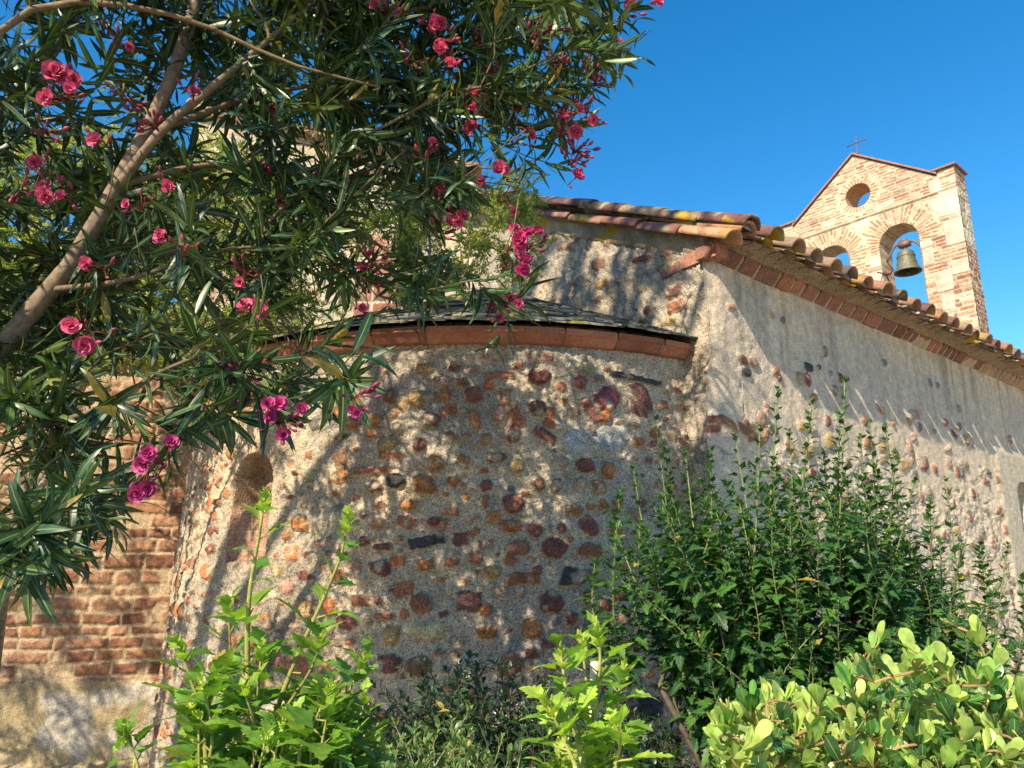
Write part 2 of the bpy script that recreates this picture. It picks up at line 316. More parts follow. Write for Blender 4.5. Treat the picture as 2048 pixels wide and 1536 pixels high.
# --- apse
apse = empty('apse'); apse.parent = church
def cyl_hit(px, py, R=RA + .02):
    d = ray(px, py); a = d[0] ** 2 + d[1] ** 2; o = EYE[:2] - C0; b = o @ d[:2]; c = o @ o - R * R
    disc = b * b - a * c
    if disc < 0: return None
    t = (-b - math.sqrt(disc)) / a; p = EYE + d * t; q = p[:2] - C0
    return RA * math.atan2(q[0], -q[1]), p[2], t
def apse_wall():
    phi0, phi1 = R_(-98), R_(46); z0, z1 = -.1, ZC + .02
    nu = int((phi1 - phi0) * RA / .0085); nv = int((z1 - z0) / .0085)
    U, V = np.meshgrid(np.linspace(phi0, phi1, nu) * RA, np.linspace(z0, z1, nv), indexing='ij')
    h, col = mortar(U, V, 21, 1.2, .50)
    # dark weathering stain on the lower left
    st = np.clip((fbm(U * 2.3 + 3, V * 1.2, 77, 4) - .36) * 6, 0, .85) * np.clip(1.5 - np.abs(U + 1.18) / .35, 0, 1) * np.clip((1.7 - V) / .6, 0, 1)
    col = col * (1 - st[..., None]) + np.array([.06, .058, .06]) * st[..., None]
    done = []
    def st_(px, py, wpx, hpx, c, kind='round', rot=0, prot=None, seed=0):
        hit = cyl_hit(px, py)
        if hit is None: return
        u, z, t = hit; k = t * 1.0 / F
        stamp(U, V, h, col, u, z, wpx * k / max(.45, math.cos(u / RA)), hpx * k, c, rot, kind, prot, seed); done.append((u, z, max(wpx, hpx) * k * .55))
    A = [(1025,730,160,45,'tc','brick',.08),(1250,740,150,100,'dr'),(1380,800,75,80,'tc','tri'),(1490,770,85,80,'dr'),(1605,750,70,45,'gy'),(1655,870,165,150,'pu','round',.6),(960,790,60,65,'to'),
     (870,840,100,105,'dr'),(700,845,80,90,'or'),(800,770,95,50,'br'),(530,870,115,95,'oc'),(375,855,80,80,'dr'),(1055,862,62,98,'to','brick'),(1120,975,75,125,'to','brick',.5),(1325,945,70,75,'to','tri'),
     (1310,1010,75,85,'to','tri'),(1460,950,75,75,'to','tri'),(1560,940,65,165,'dr','brick',.6),(1640,970,55,70,'to','brick'),(1400,880,45,35,'to'),(1245,920,100,105,'dp'),(1100,1070,100,115,'dr'),
     (1285,1080,140,60,'dr','brick',-.6),(1480,1110,180,130,'gw','round',0,.006),(1690,1100,200,160,'gw','round',0,.006),(880,990,65,115,'or','round',.3),(620,995,110,95,'dr'),(1020,960,60,100,'pk'),
     (830,1080,48,22,'to'),(945,1105,62,62,'oc'),(430,1030,75,75,'cr'),(280,1000,95,95,'or'),(150,1010,85,85,'tc'),(45,955,115,75,'or','brick'),(295,1065,110,50,'to','brick'),(365,1135,115,85,'oc'),
     (350,1200,68,40,'to','brick'),(422,1200,68,40,'to','brick'),(560,1145,75,75,'dr'),(420,1350,115,85,'bk'),(640,1250,125,95,'or'),(280,1290,230,40,'tc','brick'),(300,1385,105,72,'dr'),(585,1370,145,115,'or'),
     (755,1355,70,62,'or'),(945,1380,72,72,'dr'),(940,1470,42,92,'tc'),(495,1490,95,62,'or'),(1130,1265,75,85,'oc'),(1390,1245,68,62,'tc'),(1525,1260,112,95,'dr'),(1655,1290,85,95,'or'),(1355,1380,62,85,'dr'),
     (1250,1370,65,85,'br'),(1490,1365,62,72,'pk'),(1600,1385,85,85,'tc'),(1095,1490,125,105,'dr'),(1450,1515,112,62,'or'),(1620,1490,55,60,'or'),(1850,880,150,210,'dp','round',.3,.012),(1830,750,330,36,'bk','brick',-.1,.02),
     (1830,1120,62,55,'or'),(980,605,140,60,'rp','brick'),(1260,625,150,55,'rp','brick'),(680,770,120,60,'pk','brick'),(1530,690,110,80,'cr')]
    B = [(990,70,72,78,'or','brick'),(1090,120,118,78,'to'),(1225,140,92,85,'dr'),(1540,120,100,130,'dr','round',.4),(1700,130,88,88,'tc'),(1380,130,52,62,'dr'),(600,210,220,62,'bk','brick',.2),(480,90,125,95,'tc','tri'),
     (735,35,92,46,'tc','brick'),(695,110,42,72,'tc'),(640,95,82,52,'dr'),(320,100,85,62,'or'),(240,210,62,62,'dr'),(345,240,125,42,'dr'),(335,370,122,92,'dr'),(590,345,100,65,'or'),(745,330,88,55,'or'),
     (765,275,46,32,'to','brick'),(880,300,85,85,'tc'),(1120,250,142,85,'tc'),(1335,250,145,112,'dr'),(1545,260,135,85,'tc'),(1080,325,82,72,'to','tri'),(1160,425,190,70,'to','brick',.08),(1240,380,52,72,'dr'),
     (980,390,115,75,'oc'),(1440,410,175,125,'bk','tri',0,.05),(1020,500,88,62,'to','brick',.2),(1145,500,42,62,'dr'),(1315,555,135,135,'dr'),(845,560,155,112,'dp','brick'),(565,570,142,105,'tc'),(945,605,68,68,'to'),
     (470,630,52,62,'to','tri'),(215,555,105,62,'tc','brick'),(355,645,105,42,'tc','brick'),(270,660,62,52,'tc'),(325,550,42,52,'dr'),(600,730,195,112,'cy'),(400,750,105,112,'oc'),(950,740,125,82,'or'),(1205,715,135,112,'or'),
     (1430,660,72,72,'dr'),(1525,530,62,82,'dr'),(1635,580,72,72,'dr'),(1730,675,62,78,'to','tri'),(1705,520,72,62,'or'),(385,920,145,112,'dr'),(560,930,165,115,'br'),(670,855,62,36,'tc'),(1080,920,135,145,'br'),
     (40,590,92,112,'to'),(1940,730,95,85,'dr'),(1750,910,105,46,'tc','brick'),(1960,900,115,95,'dr'),(1860,1190,200,140,'bk'),(330,1215,110,85,'tc'),(140,1280,130,90,'tc'),(860,1090,80,50,'tc'),(1430,930,110,120,'gw','round',0,.01),(850,915,110,110,'gw','round',0,.012)]
    for k, a in enumerate(A):
        st_(650 + a[0] / 2.926, 500 + a[1] / 2.926, a[2] / 2.926, a[3] / 2.926, a[4], *(list(a[5:]) + ['round', 0, None][len(a) - 5:]), seed=k + 1)
    for k, a in enumerate(B):
        st_(650 + a[0] / 2.926, 1011 + a[1] / 2.926, a[2] / 2.926, a[3] / 2.926, a[4], *(list(a[5:]) + ['round', 0, None][len(a) - 5:]), seed=k + 201)
    keys = ['to', 'tc', 'dr', 'br', 'oc', 'cr', 'or', 'dr', 'tc', 'pk', 'or', 'gy', 'cr']
    r = random.Random(5); n = 0
    for k in range(26000):
        u = r.uniform(phi0 * RA, phi1 * RA); z = r.uniform(0, ZC - .12); sz = r.uniform(.025, .13) if u < -.6 else r.uniform(.018, .085)
        if -1.72 < u < -1.25 and 1.45 < z < 2.5: continue
        if all((u - a) ** 2 + (z - b) ** 2 > (c * .92 + sz * .62) ** 2 for a, b, c in done):
            done.append((u, z, sz * .55)); n += 1
            stamp(U, V, h, col, u, z, sz * r.uniform(.9, 1.5), sz * r.uniform(.6, 1.0), r.choice(keys), r.uniform(-.4, .4), r.choice(['round', 'tri', 'brick', 'tri']), r.uniform(.008, .026), 500 + k)
            if n > 1250: break
    # the blocked slit window on the left: a splayed recess with an arched head, filled with brick
    hit = cyl_hit(500, 1010); hb = cyl_hit(500, 1125)
    uc = hit[0]; zb = hb[1]; zt = cyl_hit(505, 905)[1]; hw = .19
    dzz = V - (zt - hw * 1.0); du = np.abs(U - uc) / hw
    inside = ((du < 1) & (V > zb) & (dzz <= 0)) | ((dzz > 0) & ((U - uc) ** 2 + dzz ** 2 < hw * hw))
    edge = np.minimum(np.clip((1 - du) * hw / .035, 0, 1), np.clip((V - zb) / .02, 0, 1))
    head = np.clip((V - (zt - .36)) / .05, 0, 1)
    depth = edge * (.045 + .15 * head * np.clip((zt + .02 - V) / .12, 0, 1))
    cf = (np.floor(V / .115) + 0.5) ; jo = np.minimum(np.abs((V / .115) % 1 - .5), .5)
    wc = np.where(head[..., None] > .0, np.array([.36, .25, .16]), np.array([.40, .235, .165])) * (.8 + .4 * fbm(U * 14, V * 14, 91, 4))[..., None]
    wc = np.where((jo > .47)[..., None] & (head[..., None] <= 0), MORT * .85, wc)
    h = np.where(inside, -depth + (fbm(U * 40, V * 40, 92, 3) - .5) * .012, h); col = np.where(inside[..., None], wc, col)
    rim = (~inside) & (du < 1.25) & (V > zb - .05) & (V < zt + .08); 
    col = np.where(rim[..., None], col * .4 + np.array([.5, .38, .26]) * .6, col); h = np.where(rim, h * .5, h)
    ph = U / RA; Rz = RA + .028 * (ZC - V)
    P = np.stack([C0[0] + Rz * np.sin(ph), C0[1] - Rz * np.cos(ph), V], -1); Nn = np.stack([np.sin(ph), -np.cos(ph), 0 * ph], -1)
    f4 = inside[:-1, :-1] & inside[1:, :-1] & inside[:-1, 1:] & inside[1:, 1:]
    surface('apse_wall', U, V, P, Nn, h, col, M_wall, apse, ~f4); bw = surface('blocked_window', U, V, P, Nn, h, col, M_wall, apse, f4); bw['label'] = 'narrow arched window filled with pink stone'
apse_wall()
def arc_sweep(mb, prof, ph0, ph1, n, col, jitter=0, seed=0):
    ph = np.linspace(ph0, ph1, n); pr = np.array(prof); k = len(pr)
    r = RA + pr[:, 0][None]; V = np.stack([C0[0] + r * np.sin(ph)[:, None], C0[1] - r * np.cos(ph)[:, None], np.tile(ZC + pr[:, 1], (n, 1))], -1)
    i, j = np.meshgrid(np.arange(n - 1), np.arange(k), indexing='ij'); j2 = (j + 1) % k
    f = np.stack([i * k + j, i * k + j2, (i + 1) * k + j2, (i + 1) * k + j], -1).reshape(-1, 4)
    mb.add(V.reshape(-1, 3), f, col)
    mb.f += [np.array([[mb.n - n * k + q for q in range(k)]]), np.array([[mb.n - k + q for q in reversed(range(k))]])]; mb.m += [0, 0]
def apse_cornice():
    mb = MB(); a = R_(37.5); r = random.Random(3)
    while a > R_(-97):
        w = R_(r.choice([9.5, 11, 13, 7.5, 12])); g = R_(.16); dz = r.uniform(-.004, .004); dr = r.uniform(-.004, .004)
        c = np.array([.36, .15, .095]) * r.uniform(.75, 1.2)
        prof = [(-.06, dz), (.030 + dr, dz), (.042 + dr, .005 + dz), (.078 + dr, .046 + dz), (.086 + dr, .050 + dz), (.094 + dr, .056 + dz), (.094 + dr, .086), (-.06, .086)]
        arc_sweep(mb, prof, a - g, a - w + g, 8, c); a -= w
    for (r0, z0, z1) in ((.016, .002, .084),):       # mortar bed behind the joints
        arc_sweep(mb, [(-.08, z0), (r0 + .01, z0 + .003), (r0 + .055, z1 - .034), (r0 + .062, z1), (-.08, z1)], R_(38.5), R_(-97.5), 60, (.40, .31, .22))
    mb.build('cornice', M_sand, apse, smooth=False)
apse_cornice()
def apse_roof():
    mb = MB(); ze = ZC + .088; re = RA + .135; zt = 1.6 + 2.60; r = random.Random(8)
    n = 60; ph = np.linspace(R_(44), R_(-130), n)          # the deck under the slates
    V = []
    for p in ph: V += [(C0[0] + (re - .03) * math.sin(p), C0[1] - (re - .03) * math.cos(p), ze), (C0[0], C0[1], zt - .02)]
    mb.add(V, grid_faces(n, 2), (.05, .05, .055))
    rows = 30; sl = math.atan2(zt - ze, re)
    for i in range(rows):
        t = i / rows; rad = re * (1 - t) + .01; z = ze + (zt - ze) * t + .012
        L = re / rows * 2.1; a = R_(43) + r.random() * .05
        while a > R_(-128):
            w = r.uniform(.09, .17); da = w / max(rad, .12)
            am = a - da / 2; dirr = np.array([math.sin(am), -math.cos(am), 0]); tg = np.array([math.cos(am), math.sin(am), 0])
            up = -dirr * math.cos(sl - .06) + np.array([0, 0, math.sin(sl - .06)]); nr = unit(np.cross(tg, up)); nr = nr if nr[2] > 0 else -nr
            o = np.array([C0[0], C0[1], z]) + dirr * (rad + r.uniform(-.012, .012)) - tg * (w * .5 - .002) + nr * r.uniform(0, .006)
            tilt = r.uniform(-.05, .05)
            c = np.array([.085, .088, .095]) * r.uniform(.5, 1.8) if r.random() < .72 else np.array([.34, .31, .22]) * r.uniform(.6, 1.1)
            box8(mb, o, tg * (w - .006) + nr * tilt * w, up * L, nr * r.uniform(.008, .014), c)
            a -= da
    mb.build('slate_roof', M_slate, apse, smooth=False)
apse_roof()

# --- gable wall above the apse
ZE = 1.6 + 1.90                                # side wall top (under the brick cornice)
SL = .50
def roof_z(s): return ZE + .06 + s * SL          # roof underside height at distance s from the side wall line along the gable
def corner_cut(V): return (.03 + .05 * np.clip((2.9 - V) / .3, 0, 1)) * (.6 + .8 * fbm(V * 4, V * 0, 68))
def gable_wall():
    s = np.linspace(-.002, 4.6, 440); q = np.linspace(0, 1, 330)
    U, Q = np.meshgrid(s, q, indexing='ij'); top = roof_z(U) - .04; V = .0 + Q * top
    h, col = mortar(U, V, 41, 1.3, .46)
    G = [(540,545,140,50,'tc','brick',.25),(640,490,70,40,'br'),(820,690,145,110,'br','round',.3),(1170,650,175,50,'dr','round',.3),(1380,600,110,42,'br','brick',.2),(1400,690,80,135,'tc'),(1430,915,115,95,'dp','brick'),(1450,1035,140,85,'tc','brick'),
         (840,860,135,85,'oc'),(1155,890,72,62,'yo'),(810,980,72,52,'br'),(450,480,95,62,'yo'),(560,450,70,50,'yo'),(910,915,62,50,'or'),(1210,1070,85,72,'br'),(1390,1155,135,65,'yo'),(430,980,62,32,'wh'),(535,745,52,52,'wh'),(890,530,80,50,'br'),
         (360,690,100,80,'gy'),(610,850,50,40,'pk'),(980,835,60,40,'cr'),(720,810,60,50,'cr'),(1180,1150,70,40,'oc')]
    # V is not a regular lattice (the top slopes): stamp on a regular lattice, then read it back
    UU, VV = np.meshgrid(np.linspace(-.1, 4.7, 500), np.linspace(0, 7.2, 720), indexing='ij'); hh, cc = mortar(UU, VV, 41, 1.5, .36)
    p0 = np.array([K[0], K[1], 0]); n3 = np.array([NG[0], NG[1], 0])
    for k, a in enumerate(G):
        p = plane_hit(1000 + a[0] / 4.096, 360 + a[1] / 4.096, p0, n3); sc = np.linalg.norm(p - EYE) / F / 4.096
        a = list(a) + ['round', 0][len(a) - 5:]
        stamp(UU, VV, hh, cc, (p[:2] - K) @ DG, p[2], a[2] * sc * 1.3, a[3] * sc, a[4], a[6], a[5], .02, 700 + k)
    r = random.Random(4)
    for k in range(140):
        stamp(UU, VV, hh, cc, r.uniform(.1, 4.5), r.uniform(.5, 6.5), r.uniform(.04, .16), r.uniform(.03, .09), r.choice(['cr', 'oc', 'br', 'pk', 'gy', 'yo']), r.uniform(-.5, .5), 'round', .015, 900 + k)
    iu = np.clip((U + .1) / 4.8 * 499, 0, 499).astype(int); iv = np.clip(V / 7.2 * 719, 0, 719).astype(int)
    h = hh[iu, iv]; col = cc[iu, iv]
    U = np.maximum(U, corner_cut(V) - .004); P = np.stack([K[0] + DG[0] * U, K[1] + DG[1] * U, V], -1); Nn = np.broadcast_to(np.array([NG[0], NG[1], 0]), P.shape)
    surface('gable_wall', U, V, P, Nn, h * np.clip((U - corner_cut(V)) / .04, .0, 1), col, M_wall)
gable_wall()

# --- side wall with the slit window
def side_wall():
    t = [-.014, -.006, 0.0]
    while t[-1] < 13: t.append(t[-1] + .009 * (1 + t[-1] / 2.2))
    U, V = np.meshgrid(np.array(t), np.linspace(-.1, ZE + .02, 380), indexing='ij')
    low = np.clip((2.45 + .12 * np.sin(U * 1.3) - V + .35 * (fbm(U * 2, V * 2, 66) - .5)) / .3, 0, 1)
    h, col = mortar(U, V, 61, 1.0, .62); h = h * (.35 + .85 * low); col = col * 1.2
    stk = np.clip((fbm(U * 10, V * .5, 161, 4) - .46) * 4, 0, 1) * np.clip((V - 2.2) / 1.0, 0, 1); col = col * (1 - .38 * stk[..., None])
    pat = np.clip((fbm(U * 1.1 + 5, V * 1.4, 163, 3) - .56) * 14, 0, 1)[..., None]; col = col * (1 - pat * .35) + np.array([.50, .44, .37]) * pat * .35
    cr = np.abs(fbm(U * 1.5, V * 1.5, 165, 4) - .5); crk = np.clip(1 - cr / .004, 0, 1) * np.clip((fbm(U * .9, V * .9, 166, 2) - .5) * 8, 0, 1); h = h - crk * .012; col = col * (1 - .5 * crk[..., None])
    p0 = np.array([K[0], K[1], 0]); n3 = np.array([NL[0], NL[1], 0])
    Z6 = [(420,715,80,60,'bk'),(590,705,45,55,'tc'),(780,685,70,60,'bk'),(775,755,50,80,'dr'),(845,685,30,30,'dp'),(878,595,22,65,'br'),(630,410,30,45,'gy'),(570,385,30,40,'gy'),(330,335,70,50,'pk'),(970,750,40,55,'dp'),(910,720,25,40,'gy'),
          (940,825,40,60,'dp'),(985,830,30,55,'dp'),(895,1000,45,60,'dr'),(1130,1125,50,60,'tc'),(1210,1120,60,80,'gy'),(1370,1000,30,60,'br'),(1435,1035,35,50,'gy'),(1585,1010,40,45,'br'),(1710,1120,40,50,'dr'),(1465,1250,50,80,'dr'),(1380,1250,35,45,'tc'),
          (1655,1300,40,60,'dr'),(1665,935,50,45,'gy'),(1495,780,25,60,'gy'),(1540,795,25,40,'gy'),(800,1300,50,60,'dr'),(660,1150,40,60,'br'),(690,1190,30,60,'tc'),(200,980,230,45,'dr','brick',.1),(330,1020,130,45,'br','brick',-.5),(205,1100,110,45,'or','brick',.1),(230,1040,150,45,'dr','brick',.15),
          (430,1060,60,130,'tc','round',.4),(500,1120,30,70,'tc'),(540,920,30,50,'tc'),(465,660,60,60,'dp'),(400,640,80,50,'dp','round',-.5),(1280,1015,30,30,'or'),(1230,660,30,40,'gy'),(1680,1250,60,50,'cr')]
    for k, a in enumerate(Z6):
        p = plane_hit(1348 + a[0] / 2.926, 500 + a[1] / 2.926, p0, n3); sc = np.linalg.norm(p - EYE) / F / 2.926
        a = list(a) + ['round', 0][len(a) - 5:]
        stamp(U, V, h, col, (p[:2] - K) @ DL, p[2], a[2] * sc * 1.35, a[3] * sc, a[4], a[6], a[5], .022, 1200 + k)
    r = random.Random(9)
    for k in range(620):
        u = r.uniform(.15, 9.5); v = r.uniform(.1, 2.55) if r.random() < .86 else r.uniform(2.4, 2.9)
        if 4.75 < u < 6.4 and v < 2.6: continue
        stamp(U, V, h, col, u, v, r.uniform(.04, .15), r.uniform(.04, .11), r.choice(['dr', 'br', 'tc', 'gy', 'cr', 'cr', 'oc', 'pk', 'dp', 'cr']), r.uniform(-.5, .5), 'round', .02, 1400 + k)
    # smooth plaster round the slit window, which is a deep splayed recess
    pw = plane_hit(2036, 965, p0, n3); uw = (pw[:2] - K) @ DL + .06; zw = pw[2]
    w = np.clip((.62 - np.abs(U - uw)) / .06, 0, 1) * (V < zw + .45)
    w = w * np.clip((zw + .35 - V) / .1, 0, 1)
    h = h * (1 - w) + w * (.02 + (fbm(U * 30, V * 30, 64) - .5) * .008); col = col * (1 - w[..., None]) + np.array([.54, .47, .35]) * w[..., None]
    hw = .16; dz = V - (zw - hw); ins = ((np.abs(U - uw) < hw) & (dz <= 0) & (V > zw - 1.35)) | ((dz > 0) & ((U - uw) ** 2 + dz ** 2 < hw * hw))
    h = np.where(ins, -.42 * np.clip((hw - np.abs(U - uw)) / .09 + .15, 0, 1), h)
    # eroded, rounded corner
    rd = np.clip(1 - np.maximum(U, 0) / .14, 0, 1) ** 2 * corner_cut(V)
    h = h * np.clip(U / .02, .15, 1) - 0
    P = np.stack([K[0] + DL[0] * U - NL[0] * rd, K[1] + DL[1] * U - NL[1] * rd, V], -1); Nn = np.broadcast_to(np.array([NL[0], NL[1], 0]), P.shape)
    f4 = ins[:-1, :-1] & ins[1:, :-1] & ins[:-1, 1:] & ins[1:, 1:]
    surface('side_wall', U, V, P, Nn, h, col, M_side, church, ~f4); surface('slit_window', U, V, P, Nn, h, col, M_side, church, f4)
side_wall()

def loc3(t, n, z): return np.array([K[0] + DL[0] * t + NL[0] * n, K[1] + DL[1] * t + NL[1] * n, z])   # along the side wall, outward, up
D3 = np.array([DL[0], DL[1], 0]); N3 = np.array([NL[0], NL[1], 0]); G3 = np.array([DG[0], DG[1], 0]); Z3 = np.array([0, 0, 1.0])
def side_cornice():
    mb = MB(); r = random.Random(2); t = -.07
    while t < 12.5:
        w = r.choice([.12, .15, .24, .18, .26, .13]) * r.uniform(.9, 1.1); g = .034; dn = r.uniform(-.006, .006); dz = r.uniform(-.006, .006)
        c = np.array([.27, .135, .10]) * r.uniform(.7, 1.25)
        if r.random() < .25: c = np.array([.38, .17, .105]) * r.uniform(.9, 1.1)
        if t > 4.2: c = c * .4 + np.array([.44, .35, .23]) * .6
        zt = ZE + .084 + dz; prof = [(-.05, ZE + dz), (.012 + dn, ZE + dz), (.018 + dn, ZE + .006 + dz), (.075 + dn, ZE + .066 + dz), (.075 + dn, zt), (-.05, zt)]
        V = [loc3(tt, n, z) for tt in (t + g / 2, t + w - g / 2) for (n, z) in prof]; k = 6
        mb.add(V, [[j, (j + 1) % k, k + (j + 1) % k, k + j] for j in range(k)] + [list(range(k))[::-1], list(range(k, 2 * k))], c)
        t += w
    box = [(-.05, ZE - .002), (.004, ZE - .002), (.062, ZE + .062), (.065, ZE + .086), (-.05, ZE + .086)]
    n = 160; ts = np.linspace(-.06, 12.5, n)
    V = np.array([[loc3(tt, a + .006 * (vnoise(tt * 14, a * 9, 5) - .5), b) for (a, b) in box] for tt in ts]); k = 5
    i, j = np.meshgrid(np.arange(n - 1), np.arange(k), indexing='ij'); j2 = (j + 1) % k
    mb.add(V.reshape(-1, 3), np.stack([i * k + j, i * k + j2, (i + 1) * k + j2, (i + 1) * k + j], -1).reshape(-1, 4), (.44, .36, .26))
    # corner block returning on the gable
    ng3 = np.array([NG[0], NG[1], 0]); o = np.array([K[0], K[1], ZE + .003]) - G3 * .079 + ng3 * .016
    box8(mb, o, G3 * .29, -ng3 * .11, Z3 * .088, (.38, .185, .125)); box8(mb, o + G3 * .31 + ng3 * -.008, G3 * .16, -ng3 * .08, Z3 * .07, (.30, .15, .11))
    mb.build('brick_cornice', M_brick, church, smooth=False)
    mb = MB(); prof = [(-.02, .078), (.076, .082), (.084, .086), (.096, .092), (.120, .100), (.150, .107), (.180, .112), (.195, .116), (.198, .128), (-.02, .21)]
    ts = np.r_[np.linspace(-.03, 7, 320), np.linspace(7.05, 12.6, 90)]; n = len(ts); k = len(prof)
    V = np.array([[loc3(tt, a * min(1, .15 + max(0, tt + .03) * 3.4) + .016 * (vnoise(tt * 7, b * 30, 8) - .5) + .010 * (vnoise(tt * 30, b * 60, 9) - .5), ZE + b + .016 * (vnoise(tt * 6, a * 20, 18) - .5)) for (a, b) in prof] for tt in ts])
    i, j = np.meshgrid(np.arange(n - 1), np.arange(k), indexing='ij'); j2 = (j + 1) % k
    mb.add(V.reshape(-1, 3), np.stack([i * k + j, i * k + j2, (i + 1) * k + j2, (i + 1) * k + j], -1).reshape(-1, 4), np.tile((.43, .345, .24), (n * k, 1)) * (.65 + .4 * fbm(np.repeat(ts, k) * 5, np.tile(np.arange(k), n) * .4, 31))[:, None])
    mb.f.append(np.array([[mb.n - n * k + q for q in range(k)]])); mb.m.append(0)
    mb.build('eave_cove', M_wall, church)
side_cornice()

# --- canal tile roof
def barrel(r0, r1, L, th=.016, n=10, half=1.0):
    """a tapering half pipe: width r0 at x=0, r1 at x=L, arch upwards"""
    v = []; 
    for x, r in ((0, r0), (L, r1)):
        for rr in (r, r - th):
            for k in range(n + 1):
                a = math.pi * k / n; v.append((x, -rr * math.cos(a), rr * math.sin(a) * half))
    m = n + 1; f = []
    for k in range(n):
        f += [[k, k + 1, 2 * m + k + 1, 2 * m + k], [m + k + 1, m + k, 3 * m + k, 3 * m + k + 1], [k + 1, k, m + k, m + k + 1], [2 * m + k, 2 * m + k + 1, 3 * m + k + 1, 3 * m + k]]
    f += [[0, 2 * m, 3 * m, m], [n, m + n, 3 * m + n, 2 * m + n]]
    return np.array(v), [np.array(f)], np.zeros(len(v))
def tile_roof():
    mb = MB(); cover = barrel(.084, .070, .45, half=.95); pan = barrel(.088, .108, .45, half=.72)
    up = unit(-N3 * math.cos(R_(26)) + Z3 * math.sin(R_(26))); nrm = unit(np.cross(D3, up)); nrm = nrm if nrm[2] > 0 else -nrm
    r = np.random.default_rng(7)
    base_c = np.array([[.27, .135, .09], [.20, .10, .08], [.33, .18, .11], [.16, .085, .075], [.28, .19, .13], [.13, .09, .08]])
    O, X, Nn, C = [], [], [], []; O2, X2, N2, C2 = [], [], [], []
    pitch = .245; rows = 10; ncol = int(12.4 / pitch)
    for i in range(ncol):
        for j in range(rows):
            j_t = (r.random() - .5)
            o = loc3(.02 + i * pitch, .285 + .02 * j_t * 2, ZE + .100 + .014 * (r.random() - .5) ) + up * (j * .36 - (.02 if j == 0 else 0)) + nrm * .012
            tw = D3 * (r.random() - .5) * .05
            O.append(o + D3 * (r.random() - .5) * .018); X.append(up + tw); Nn.append(nrm + D3 * (r.random() - .5) * .12); C.append(base_c[r.integers(6)] * (.8 + .4 * r.random()))
            o2 = loc3(.02 + (i + .5) * pitch, .272 + .02 * (r.random() - .5), ZE + .146 + .01 * (r.random() - .5)) + up * (j * .36)
            O2.append(o2); X2.append(up + D3 * (r.random() - .5) * .04); N2.append(-nrm); C2.append(base_c[r.integers(6)] * (.7 + .4 * r.random()))
    inst(mb, cover, np.array(O), np.array(X), np.array(Nn), np.ones(len(O)), np.array(C))
    inst(mb, pan, np.array(O2), np.array(X2), np.array(N2), np.ones(len(O2)), np.array(C2))
    # grey mortar plugs in the mouths of some eave tiles
    for i in range(ncol):
        if r.random() < .8:
            o = loc3(.02 + i * pitch, .262 + .02 * r.random(), ZE + .104); w = .06 + .015 * r.random(); hh = .035 + .03 * r.random()
            v = [o + D3 * (w * math.cos(a)) + Z3 * (hh * math.sin(a)) + N3 * .012 * r.random() for a in np.linspace(0, math.pi, 9)]
            v += [q - N3 * .15 for q in v]
            mb.add(v, [list(range(9))[::-1]] + [[k, k + 1, 9 + k + 1, 9 + k] for k in range(8)], np.array([.40, .36, .30]) * (.6 + .5 * r.random()))
    # roof deck
    e0, e1 = loc3(.02, .08, ZE + .155), loc3(12.5, .08, ZE + .155)
    box8(mb, e0, e1 - e0, up * 4.2, nrm * -.05, (.25, .2, .15))
    # verge: two stacked rows of covers running up the gable edge, bedded in mortar
    upg = unit(G3 * math.cos(R_(26.6)) + Z3 * math.sin(R_(26.6))); ng = unit(np.cross(upg, np.cross(Z3, upg))); 
    out = np.array([NG[0], NG[1], 0])
    cc = np.array([[.36, .19, .11], [.42, .23, .13], [.25, .12, .10], [.18, .09, .09], [.35, .20, .13]])
    for row, (dn, dz, L0) in enumerate(((.040, .085, -.215), (-.035, .172, -.27))):
        OO, XX, NN, CC = [], [], [], []
        for j in range(14):
            s = L0 + j * .365 + .03 * (r.random() - .5)
            p = np.array([K[0], K[1], 0]) + G3 * s + out * dn + Z3 * (roof_z(s) + dz + .012 * (r.random() - .5) - .01)
            OO.append(p); XX.append(upg + out * (r.random() - .5) * .05 + Z3 * .03 * (r.random() - .5)); NN.append(Z3 + out * (r.random() - .5) * .15); CC.append(cc[r.integers(5)] * (.85 + .3 * r.random()))
        inst(mb, barrel(.080, .066, .44), np.array(OO), np.array(XX), np.array(NN), np.ones(len(OO)), np.array(CC))
    n = 60; ss = np.linspace(.01, 5.0, n); V = []
    for s in ss:
        p = np.array([K[0], K[1], 0]) + G3 * s
        for (a, b) in ((.01, -.05), (.012, .09), (-.03, .185), (-.25, .185), (-.25, -.05)):
            V.append(p + out * (a + .014 * (vnoise(s * 9, b * 9, 3) - .5)) + Z3 * (roof_z(s) + b - .01))
    i, j = np.meshgrid(np.arange(n - 1), np.arange(5), indexing='ij'); j2 = (j + 1) % 5
    mb.add(V, np.stack([i * 5 + j, i * 5 + j2, (i + 1) * 5 + j2, (i + 1) * 5 + j], -1).reshape(-1, 4), np.tile((.43, .36, .26), (n * 5, 1)) * rng.uniform(.55, 1.1, (n * 5, 1)))
    mb.f.append(np.array([[mb.n - n * 5 + q for q in range(5)]])); mb.m.append(0)
    mb.build('tiled_roof', M_tile, church)
tile_roof()

